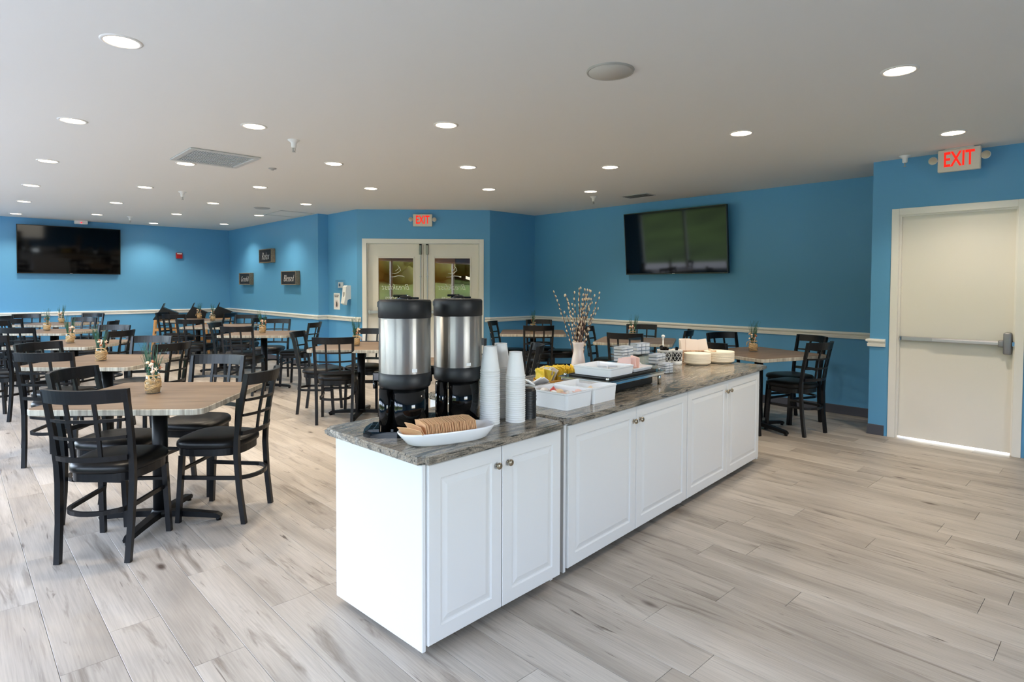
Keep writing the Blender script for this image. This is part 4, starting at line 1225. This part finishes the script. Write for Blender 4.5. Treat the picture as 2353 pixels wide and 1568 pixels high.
# ------------------------------------------------------------------ cutlery holders
def holder(lab, s, n, R0, R1, H):
    t = thing('cutlery_holder', lab, 'holder', c2p(s, n), 0, 'lattice cutlery holders')
    b = MB(); b.lathe([(R1 - .001, H - .018), (R1 + .001, H - .018), (R1 + .003, H - .002), (R1 + .003, H), (R1 - .002, H), (R1 - .003, H - .016)], 30); b.obj('top_band', white_plastic, t)
    b = MB(); b.lathe([(0, 0), (R0, 0), (R0 + .002, .002), (R0 + .003, .030), (R0 - .002, .030), (R0 - .002, .004), (0, .004)], 30); b.obj('bottom_band', white_plastic, t)
    b = MB(); N = 10
    for k in range(N):
        for sg in (1, -1):
            P = []
            for i in range(9):
                f = i / 8; a = 2 * PI * k / N + sg * f * 2 * PI * 1.5 / N
                r = R0 + .001 + (R1 - R0) * (.03 / H + f * (1 - .05 / H)); P.append((r * math.cos(a), r * math.sin(a), .029 + f * (H - .045)))
            b.sweep(P, .0024, .0026)
    b.obj('lattice', white_plastic, t)
    b = MB(); b.lathe([(0, .005), (R0 - .003, .005), (R1 - .0045, H - .020), (R1 - .010, H - .020), (R0 - .010, .008), (0, .008)], 24); b.obj('liner', black_plastic, t)
holder('left lattice cutlery holder full of black plastic cutlery', 2.115, .60, .044, .058, .122)
holder('right lattice cutlery holder beside the cream plate stacks', 2.205, .545, .043, .048, .118)
fb = MB(); fb.sweep([(0, 0, -.04), (0, 0, .03), (.004, 0, .05)], [.010, .014, .016], .005); fb.rbox(-.010, .014, -.002, .002, .045, .07, .0015); fme = fb.mesh('plastic_fork', black_gloss)
for k in range(16):
    a = random.uniform(0, 6.28); r = random.uniform(0, .034)
    x, y, z = c2p(2.115, .60, ZC2 + .095)
    o = put('plastic_fork', fme, None, (x + r * math.cos(a), y + r * math.sin(a), z - .018 + random.uniform(-.012, .012)), 0, (random.uniform(-.4, .4), random.uniform(-.4, .4), a))
    tag(o, 'black plastic fork handle bunched in the left lattice holder', 'fork', 'black plastic cutlery')
for k in range(7):
    a = random.uniform(0, 6.28); r = random.uniform(0, .026)
    x, y, z = c2p(2.205, .545, ZC2 + .066)
    o = put('plastic_fork', fme, None, (x + r * math.cos(a), y + r * math.sin(a), z + random.uniform(-.006, .006)), 0, (random.uniform(-.2, .2), random.uniform(-.2, .2), a))
    tag(o, 'black plastic cutlery piece low in the right lattice holder', 'fork', 'black plastic cutlery')
t = thing('paper_towel_pole', 'white knobbed pole standing behind the cutlery holders', 'pole', c2p(2.20, .66))
b = MB(); b.cyl((0, 0), .055, 0, .010, 24, 0, None, True, .003); b.obj('base', white_plastic, t)
b = MB(); b.cyl((0, 0), .0055, .010, .20, 12); b.obj('rod', white_plastic, t)
b = MB(); b.lathe([(.006, .198), (.010, .204), (.006, .208), (.014, .216), (.015, .224), (.010, .233), (0, .235)], 16); b.obj('knob', white_plastic, t)

# cream plates
b = MB(); b.lathe([(0, .003), (.072, .003), (.094, .014), (.100, .020), (.1035, .0224), (.105, .0219), (.105, .0184), (.1040, .0181), (.096, .010), (.078, 0), (0, 0)], 40)
plate_me = b.mesh('paper_plate', cream)
def plates(s, n, cnt, sc, lab):
    for k in range(cnt):
        x, y, z = c2p(s + random.uniform(-.0008, .0008), n + random.uniform(-.0008, .0008), ZC2 + .0037 * k)
        o = put('paper_plate', plate_me, None, (x, y, z), random.uniform(0, 6)); o.scale = (sc, sc, 1)
        tag(o, nth(k, cnt) + lab, 'plate', 'cream paper plates in two stacks')
plates(2.315, .415, 20, 1.0, ' plate from the top of the left, narrower cream plate stack')
plates(2.555, .335, 21, 1.14, ' plate from the top of the right, wider cream plate stack')
# napkins in a wicker tray
bx = c2p(2.575, .565)
t = thing('napkin_basket', 'brown woven tray holding upright folded napkins', 'basket', bx, YAW - PI/2)
for x0, x1, y0, y1, z0, z1, nm in ((-.165, .165, -.08, .08, 0, .012, 'base'), (-.165, .165, -.08, -.068, .013, .092, 'side'), (-.165, .165, .068, .08, .013, .092, 'side'), (-.165, -.153, -.067, .067, .013, .092, 'side'), (.153, .165, -.067, .067, .013, .092, 'side')):
    b = MB()
    if nm == 'side':
        for k in range(6):
            z = z0 + (z1 - z0) * k / 6
            b.rbox(x0 - (.002 if k % 2 else 0), x1 + (.002 if k % 2 else 0), y0, y1, z + .0008, z + (z1 - z0) / 6 - .0008, .003)
    else: b.rbox(x0, x1, y0, y1, z0, z1, .003)
    b.obj(nm, wicker, t)
nb = MB(); nb.rbox(-.05, .05, -.008, .008, 0, .165, .004); nb.rbox(-.05, .05, -.0095, -.0082, .0, .163, .0005); nme = nb.mesh('napkin_stack', napkin_m)
MBx = Matrix.Translation(bx) @ Matrix.Rotation(YAW - PI/2, 4, 'Z')
for k in range(9):
    q = k / 8
    mm = MBx @ Matrix.Translation((-.095 + .004 * k, -.045 + .011 * k, .016)) @ Matrix.Rotation(math.radians(52 - 50 * q), 4, 'Z') @ Matrix.Rotation(math.radians(-6), 4, 'X')
    o = put('folded_napkin', nme if k > 7 else nme); o.matrix_world = mm; o.scale = (1, .35, 1)
    tag(o, 'thin folded napkin fanned at the left end of the woven tray', 'napkin', 'folded paper napkins')
for k, (x, tl, lab) in enumerate(((-.03, 3, 'middle'), (.082, -9, 'right'))):
    mm = MBx @ Matrix.Translation((x, -.02 + .01 * k, .016)) @ Matrix.Rotation(math.radians(tl), 4, 'Y') @ Matrix.Rotation(math.radians(-10), 4, 'X')
    o = put('folded_napkin', nme); o.matrix_world = mm
    tag(o, lab + ' thick wad of folded napkins in the woven tray', 'napkin', 'folded paper napkins')

# ------------------------------------------------------------------ tables
def rsq(h, r, n=5):
    p = []
    for cx, cy, a0 in ((h - r, h - r, 0), (-h + r, h - r, PI/2), (-h + r, -h + r, PI), (h - r, -h + r, 1.5*PI)):
        for k in range(n + 1):
            a = a0 + PI/2 * k / n; p.append((cx + r * math.cos(a), cy + r * math.sin(a)))
    return p
TT = 0.757
def make_table():
    t = thing('dining_table', '', 'table')
    b = MB(); P = rsq(.452, .06); n = len(P); Q = rsq(.449, .058)
    vs = [(x, y, TT - .032) for x, y in Q] + [(x, y, TT - .029) for x, y in P] + [(x, y, TT - .003) for x, y in P] + [(x, y, TT) for x, y in Q]
    b.add(vs, [tuple(range(3*n, 4*n))], 0); o_ = len(b.v) - 4 * n
    b.f.append(tuple(o_ + i for i in range(n))[::-1]); b.m.append(1); b.sm.append(False)
    for i in range(3):
        for k in range(n):
            b.f.append(tuple(o_ + q for q in (i*n + k, i*n + (k+1) % n, (i+1)*n + (k+1) % n, (i+1)*n + k))); b.m.append(1); b.sm.append(False)
    b.obj('tabletop', [top_m, edge_m], t)
    b = MB(); b.rbox(-.2, .2, -.03, .03, TT - .045, TT - .0325, .004); b.rbox(-.03, .03, -.2, -.0305, TT - .045, TT - .0325, .004); b.rbox(-.03, .03, .0305, .2, TT - .045, TT - .0325, .004); b.obj('mounting_plate', black_metal, t)
    b = MB(); b.cyl((0, 0), .041, .055, TT - .0455, 22); b.lathe([(0, .035), (.055, .035), (.055, .06), (.043, .075)], 22); b.obj('column', black_metal, t)
    for k in range(4):
        b = MB(); mm = Matrix.Rotation(PI/2 * k, 4, 'Z')
        P = [mm @ Vector((x, 0, z)) for x, z in ((.03, .050), (.12, .048), (.24, .040), (.325, .032), (.35, .022))]
        b.sweep(P, [.05, .046, .042, .04, .034], [.036, .034, .030, .028, .018])
        b.cyl((.335, 0), .014, 0, .02, 10, 0, mm)
        b.obj('foot', black_metal, t)
    return t
tables = {
 'T1': (-2.085, 3.52, 2.5, 'wood-top table nearest the camera, with a twine jar', 'nearest table'),
 'T2': (-3.47, 5.11, 1.0, 'second wood-top table along the left row', 'second table in the left row'),
 'T3': (-4.86, 6.62, 1.0, 'third wood-top table along the left row', 'third table in the left row'),
 'T4': (-6.42, 8.36, 1.0, 'fourth wood-top table along the left row', 'fourth table in the left row'),
 'T5': (-7.62, 9.97, 1.0, 'last wood-top table of the left row, under the television', 'last table in the left row'),
 'T6': (-5.90, 11.22, 0.0, 'far corner table carrying two jars, before the high chairs', 'far corner table with two jars'),
 'T7': (-4.68, 9.62, 0.0, 'wood-top table without a jar, before the far corner table', 'jarless table before the far corner'),
 'T8': (-3.38, 8.14, 1.5, 'wood-top table in front of the wall with framed signs', 'table before the framed signs'),
 'T9': (-1.63, 6.45, 0.0, 'wood-top table before the thermostat, left of the urns', 'table left of the urns'),
 'T13': (-.45, 4.95, 0.0, 'wood-top table hidden behind the coffee urns', 'table hidden behind the urns'),
 'T10': (.30, 8.48, -2.0, 'wood-top table in the corner by the right wall', 'corner table by the right wall'),
 'T11': (1.50, 7.22, -18.0, 'wood-top table by the right wall, behind the vase', 'table behind the willow vase'),
 'T12': (2.45, 5.91, 25.0, 'wood-top table by the right wall, nearest the exit door', 'table nearest the exit door'),
}
t0 = None
for k, (X, D, r, lab, short) in tables.items():
    u, v = cf(X, D)
    if t0 is None:
        t0 = make_table(); t0.location = (u, v, 0); t0.rotation_euler = (0, 0, cang(r)); t0['label'] = lab; t0['group'] = 'square dining tables'
    else: dup(t0, (u, v, 0), cang(r), lab, 'square dining tables')

# ------------------------------------------------------------------ chairs
def make_chair():
    t = thing('dining_chair', '', 'chair')
    prof = [(-.222, 0), (-.198, .20), (-.186, .40), (-.190, .50), (-.208, .64), (-.236, .78), (-.260, .884)]
    def yb(z):
        for (a, b_), (c, d) in zip(prof, prof[1:]):
            if b_ <= z <= d: return a + (c - a) * (z - b_) / (d - b_)
        return prof[-1][0]
    def xb(z): return .170 + .022 * z / .89
    bow = .070
    def yy(x, z): return yb(z) - bow * (1 - (x / .2) ** 2)
    for s in (-1, 1):
        b = MB(); P = [(s * xb(z), y, z) for y, z in prof]
        b.sweep(P, [.027, .027, .028, .027, .026, .025, .025], [.027, .027, .028, .027, .026, .025, .025], 0, False, Vector((0, 1, 0)))
        b.obj('leg', black_wood, t)
    for s in (-1, 1):
        b = MB(); b.sweep([(s * .180, .172, 0), (s * .176, .160, .20), (s * .172, .148, .398)], [.026, .027, .028], [.026, .027, .028], 0, False, Vector((0, 1, 0))); b.obj('leg', black_wood, t)
    def bar(name, z0, z1, th, n=10):
        b = MB(); vs = []
        for i in range(n + 1):
            f = i / n * 2 - 1
            for z in (z0, z1):
                x = f * (xb(z) + (.0125 if name == 'top_rail' else -.012))
                y = yy(x, z)
                vs += [(x, y - th / 2, z), (x, y + th / 2, z)]
        fs = []
        for i in range(n):
            a, c = 4 * i, 4 * i + 4
            fs += [(a, c, c + 1, a + 1), (a + 2, a + 3, c + 3, c + 2), (a, a + 2, c + 2, c), (a + 1, c + 1, c + 3, a + 3)]
        fs += [(0, 1, 3, 2), (4*n, 4*n + 2, 4*n + 3, 4*n + 1)]
        b.add(vs, fs); return b.obj(name, black_wood, t)
    bar('top_rail', .822, .890, .024, 16)
    bar('cross_rail', .522, .548, .014); bar('cross_rail', .634, .650, .010); bar('cross_rail', .724, .740, .010)
    for x in (-.066, .066):
        b = MB(); vs = []
        zs = [.546, .60, .66, .72, .77, .825]
        for z in zs:
            xx = x * (.95 + .06 * z)
            y = yy(xx, z) + .004
            vs += [(xx - .009, y - .006, z), (xx + .009, y - .006, z), (xx + .009, y + .006, z), (xx - .009, y + .006, z)]
        fs = [(0, 1, 2, 3), (20, 23, 22, 21)]
        for i in range(5):
            for k in range(4): fs.append((4*i + k, 4*i + 4 + k, 4*i + 4 + (k+1) % 4, 4*i + (k+1) % 4))
        b.add(vs, fs); b.obj('back_slat', black_wood, t)
    def outline(s, n=36):
        p = []
        for k in range(n):
            a = 2 * PI * k / n; c, q = math.cos(a), math.sin(a)
            e = 2 / 3.2
            x = math.copysign(abs(c) ** e, c); y = math.copysign(abs(q) ** e, q)
            w_ = .200 + .020 * y
            p.append((s * w_ * x, s * (.208 * y) + .012))
        return p
    b = MB(); vs = []; lv = [(.925, .440), (.99, .446), (1.0, .458), (.99, .474), (.93, .488), (.75, .497), (.4, .5)]
    n = 36
    for s, z in lv: vs += [(x, y, z) for x, y in outline(s)]
    vs.append((0, .012, .501))
    fs = [tuple(range(n))[::-1]]
    for i in range(len(lv) - 1):
        for k in range(n): fs.append((i*n + k, i*n + (k+1) % n, (i+1)*n + (k+1) % n, (i+1)*n + k))
    e = (len(lv) - 1) * n
    for k in range(n): fs.append((e + k, e + (k+1) % n, len(vs) - 1))
    b.add(vs, fs, 0, True); b.obj('seat', black_vinyl, t)
    b = MB(); b.prism(outline(.93, 48), .398, .4395); b.obj('seat_frame', black_wood, t)
    b = MB(); P = []
    for x, y in ((.160, .152), (.156, .05), (.152, -.07), (.148, -.14)): P.append((x, y, .262))
    for k in range(1, 14):
        a = PI * k / 14; P.append((.148 * math.cos(a), -.14 - .115 * math.sin(a), .262))
    for x, y in ((-.148, -.14), (-.152, -.07), (-.156, .05), (-.160, .152)): P.append((x, y, .262))
    b.sweep(P, .016, .022); b.obj('stretcher', black_wood, t)
    b = MB(); b.rbox(-.160, .160, .146, .162, .30, .322, .004); b.obj('front_rail', black_wood, t)
    return t
chairs = [
 ('T1', 'near', -2.12, 3.19, 94), ('T1', 'right', -1.785, 3.66, 177), ('T1', 'far', -2.17, 4.11, 266), ('T1', 'left', -2.40, 3.61, 0),
 ('T2', 'near', -3.60, 4.78, 100), ('T2', 'left', -3.93, 5.20, -15), ('T2', 'right', -3.28, 5.40, 165), ('T2', 'far', -3.62, 5.74, 270),
 ('T3', 'near', -5.31, 6.28, 92), ('T3', 'right', -4.69, 6.80, 175), ('T3', 'far', -5.10, 7.40, 270),
 ('T4', 'near', -5.95, 7.40, 95), ('T4', 'left', -6.95, 8.35, 0), ('T4', 'far', -6.78, 9.20, 268), ('T4', 'right', -6.02, 8.55, 200),
 ('T5', 'near', -7.62, 9.28, 92), ('T5', 'left', -8.05, 9.80, 10), ('T5', 'far', -7.62, 10.60, 268), ('T5', 'far left', -8.38, 10.25, 300),
 ('T6', 'near', -6.02, 10.87, 93), ('T6', 'right', -5.52, 11.22, 172), ('T6', 'left', -6.36, 11.30, 0),
 ('T7', 'near', -4.89, 9.28, 95), ('T7', 'right', -4.32, 9.66, 175), ('T7', 'far', -4.66, 10.22, 268),
 ('T8', 'near', -3.46, 7.74, 92), ('T8', 'left', -3.80, 8.20, 5), ('T8', 'far', -3.62, 8.95, 268), ('T8', 'right', -3.03, 8.42, 176),
 ('T9', 'near', -1.82, 6.21, 98), ('T9', 'left', -2.12, 6.65, 2), ('T9', 'far', -1.70, 6.90, 268), ('T9', 'right', -1.22, 6.42, 180),
 ('T13', 'far', -.46, 5.62, 268), ('T13', 'right', -.05, 5.28, 185),
 ('T10', 'near', .34, 8.13, 93), ('T10', 'left', -.02, 8.72, -12), ('T10', 'far', .44, 9.02, 275), ('T10', 'right', .74, 8.58, 180),
 ('T11', 'near', 1.36, 6.87, 66), ('T11', 'left', 1.24, 7.58, -20), ('T11', 'far', 1.69, 7.90, 252), ('T11', 'right', 1.86, 7.25, 158),
 ('T12', 'near', 2.76, 5.82, 122), ('T12', 'left', 2.11, 5.70, 22), ('T12', 'far', 2.46, 6.50, 290), ('T12', 'right', 2.95, 6.28, 197),
]
ch0 = None
for tk, side, X, D, th in chairs:
    u, v = cf(X, D); lab = 'black lattice-back chair on the %s side of the %s' % (side, tables[tk][4])
    if ch0 is None:
        ch0 = make_chair(); ch0.location = (u, v, 0); ch0.rotation_euler = (0, 0, cang(th) - PI/2); ch0['label'] = lab; ch0['group'] = 'black lattice-back chairs'
    else: dup(ch0, (u, v, 0), cang(th) - PI/2, lab, 'black lattice-back chairs')

# ------------------------------------------------------------------ jars of shells and grass
def make_jar(seed):
    rj = random.Random(seed)
    t = thing('jar_centrepiece', '', 'jar')
    b = MB(); b.lathe([(0, 0), (.034, 0), (.038, .006), (.038, .085), (.034, .100), (.030, .106), (.030, .122), (.032, .124), (.029, .124), (.027, .120)], 20); b.obj('jar', jar_glass, t)
    b = MB(); b.lathe([(0, .003), (.034, .004), (.0365, .078), (.02, .086), (0, .088)], 16); b.obj('filling', sand, t)
    b = MB()
    for k in range(9):
        a0 = rj.uniform(0, 6.3); zc = rj.uniform(.03, .072); tl = rj.uniform(.012, .034) * (1 if k % 2 else -1)
        b.sweep([(.0395 * math.cos(2*PI*i/16 + a0), .0395 * math.sin(2*PI*i/16 + a0), zc + tl * math.sin(2*PI*i/16)) for i in range(16)], .0016, 0, 0, True, Vector((0, 0, 1)), 5)
    b.sweep([(.032 * math.cos(2*PI*i/14), .032 * math.sin(2*PI*i/14), .108) for i in range(14)], .004, 0, 0, True, Vector((0, 0, 1)), 5)
    for k in range(4):
        a = rj.uniform(-2.4, -.9)
        b.sweep([(.036 * math.cos(a), .036 * math.sin(a), .106), (.055 * math.cos(a + .3), .055 * math.sin(a + .3), .095), (.06 * math.cos(a + .5), .06 * math.sin(a + .5), .06)], .0018, 0, 0, False, Vector((0, 0, 1)), 5)
    b.obj('twine', twine, t)
    b = MB()
    for k in range(34):
        sgn = 1 if k % 3 else -1
        a = rj.uniform(0, 6.3); l = rj.uniform(.14, .25); sp = rj.uniform(.01, .06)
        bx_, by_ = -.016 * sgn + rj.uniform(-.006, .006), rj.uniform(-.01, .01)
        ex_, ey_ = bx_ - sgn * rj.uniform(.0, .05), by_ + rj.uniform(-.035, .035)
        b.sweep([(bx_, by_, .075), ((bx_ * 2 + ex_) / 3, (by_ * 2 + ey_) / 3, .075 + l * .5), (ex_, ey_, .075 + l)], [.0030, .0028, .0010], .0010)
    o = b.obj('grass_blades', grass_g, t); o['kind'] = 'stuff'
    b = MB()
    for k in range(7):
        a = rj.uniform(0, 6.3); r = rj.uniform(.004, .034); z = rj.uniform(.125, .20)
        b.lathe([(0, -.003), (.008, -.002), (.011, .004), (.006, .010), (0, .012)], 8, 0 if k % 3 else 1, (0, 0, 0), True, Matrix.Translation((r * math.cos(a) + .008, r * math.sin(a), z)) @ Matrix.Rotation(rj.uniform(-1.2, 1.2), 4, 'X') @ Matrix.Rotation(rj.uniform(-1, 1), 4, 'Y'))
    for k in range(5):
        a = rj.uniform(0, 6.3); p = Vector((.012 + .024 * math.cos(a), .024 * math.sin(a), .15 + rj.uniform(-.02, .03)))
        for q in range(5):
            d = Vector((math.cos(q * 1.257), 0, math.sin(q * 1.257)))
            b.sweep([p, p + d * .014], [.005, .001], .004, k % 2)
    b.obj('shells', [shell_m, shell_b], t)
    b = MB(); b.sweep([(.004, -.008, .09), (.006, -.014, .15), (.009, -.016, .185)], .005, 0, 0, False, Vector((0, 0, 1)), 6); b.sweep([(-.004, .008, .09), (-.02, .006, .16)], .004, 0, 0, False, Vector((0, 0, 1)), 6); b.obj('driftwood', mat('pale_driftwood_%d' % seed, (226, 216, 206), .8), t)
    return t
jars = [('twine-wrapped jar of shells and grass on the nearest table', -2.145, 3.56), ('twine-wrapped jar of shells on the second table in the left row', -3.50, 5.08), ('twine-wrapped jar of grass on the third table in the left row', -4.90, 6.62),
        ('twine-wrapped jar on the fourth table in the left row', -6.56, 8.42), ('twine-wrapped jar on the last table in the left row', -7.62, 10.10), ('left jar of grass, at the back of the far corner table', -6.05, 11.56),
        ('right jar with pale shells, at the front of the far corner table', -5.45, 10.88), ('grassy jar on the table before the framed signs', -3.40, 8.14), ('jar of spiky grass on the table left of the urns', -1.68, 6.43),
        ('grassy jar on the corner table by the right wall', .30, 8.55), ('tall grass jar on the table behind the willow vase', 1.47, 7.25), ('amber jar of grass on the table nearest the exit door', 2.42, 5.98)]
protos = []
for k, (lab, X, D) in enumerate(jars):
    u, v = cf(X, D)
    if k < 3:
        j = make_jar(11 + k); protos.append(j); j.scale = (1.08, 1.08, .98); j.location = (u, v, TT + .0005); j.rotation_euler = (0, 0, cang(0) + .3 * k); j['label'] = lab; j['group'] = 'jar centrepieces'
    else: dup(protos[k % 3], (u, v, TT + .0005), cang(0) + .9 * k, lab, 'jar centrepieces')

# ------------------------------------------------------------------ wooden high chairs along the far wall
def make_high():
    t = thing('high_chair', '', 'high chair')
    for sx in (-1, 1):
        for sy in (-1, 1):
            b = MB(); b.sweep([(sx * .235, sy * .235, 0), (sx * .17, sy * .16, .735)], .034, .034, 0, False, Vector((0, 1, 0))); b.obj('leg', oak, t)
    for z, k in ((.30, .204), (.52, .184)):
        for sy in (-1, 1):
            b = MB(); b.rbox(-k, k, sy * k - .010, sy * k + .010, z, z + .045, .004); b.obj('crossbar', oak, t)
        for sx in (-1, 1):
            b = MB(); b.rbox(sx * k - .010, sx * k + .010, -k, k, z - .06, z - .015, .004); b.obj('crossbar', oak, t)
    b = MB(); b.rbox(-.19, .19, -.18, -.14, .70, .735, .005); b.rbox(-.19, .19, .14, .18, .70, .735, .005); b.obj('arm_rail', oak, t)
    # upturned black seat: two sloping panels meeting at a ridge
    b = MB(); b.sweep([(-.20, 0, .74), (-.06, 0, .98), (-.03, 0, 1.055)], [.36, .34, .10], .022, 0, False, Vector((0, 1, 0))) if False else None
    for pts in ([(-.21, .738), (-.05, .985), (-.03, .985), (-.17, .738)], [(-.06, .985), (.22, .86), (.22, .84), (-.05, .955)], [(-.055, .985), (-.02, 1.055), (-.010, 1.050), (-.035, .975)]):
        b.prism([(x, z) for x, z in pts], -.16, .16, 0, Matrix.Rotation(PI/2, 4, 'X'))
    b.prism([(-.17, .74), (-.045, .975), (.20, .845), (.17, .74)], .15, .165, 0, Matrix.Rotation(PI/2, 4, 'X')); b.prism([(-.17, .74), (-.045, .975), (.20, .845), (.17, .74)], -.165, -.15, 0, Matrix.Rotation(PI/2, 4, 'X'))
    b.obj('upturned_seat', black_vinyl, t)
    return t
hc = [(3.12, 13.14, 'left oak high chair with an upturned black seat by the far wall'), (3.66, 13.16, 'middle oak high chair with an upturned black seat by the far wall'), (4.14, 13.16, 'right oak high chair with upturned black seat, in the room corner')]
h0 = None
for u, v, lab in hc:
    if h0 is None: h0 = make_high(); h0.location = (u, v, 0); h0.rotation_euler = (0, 0, -.3); h0['label'] = lab; h0['group'] = 'oak high chairs'
    else: dup(h0, (u, v, 0), -.3, lab, 'oak high chairs')
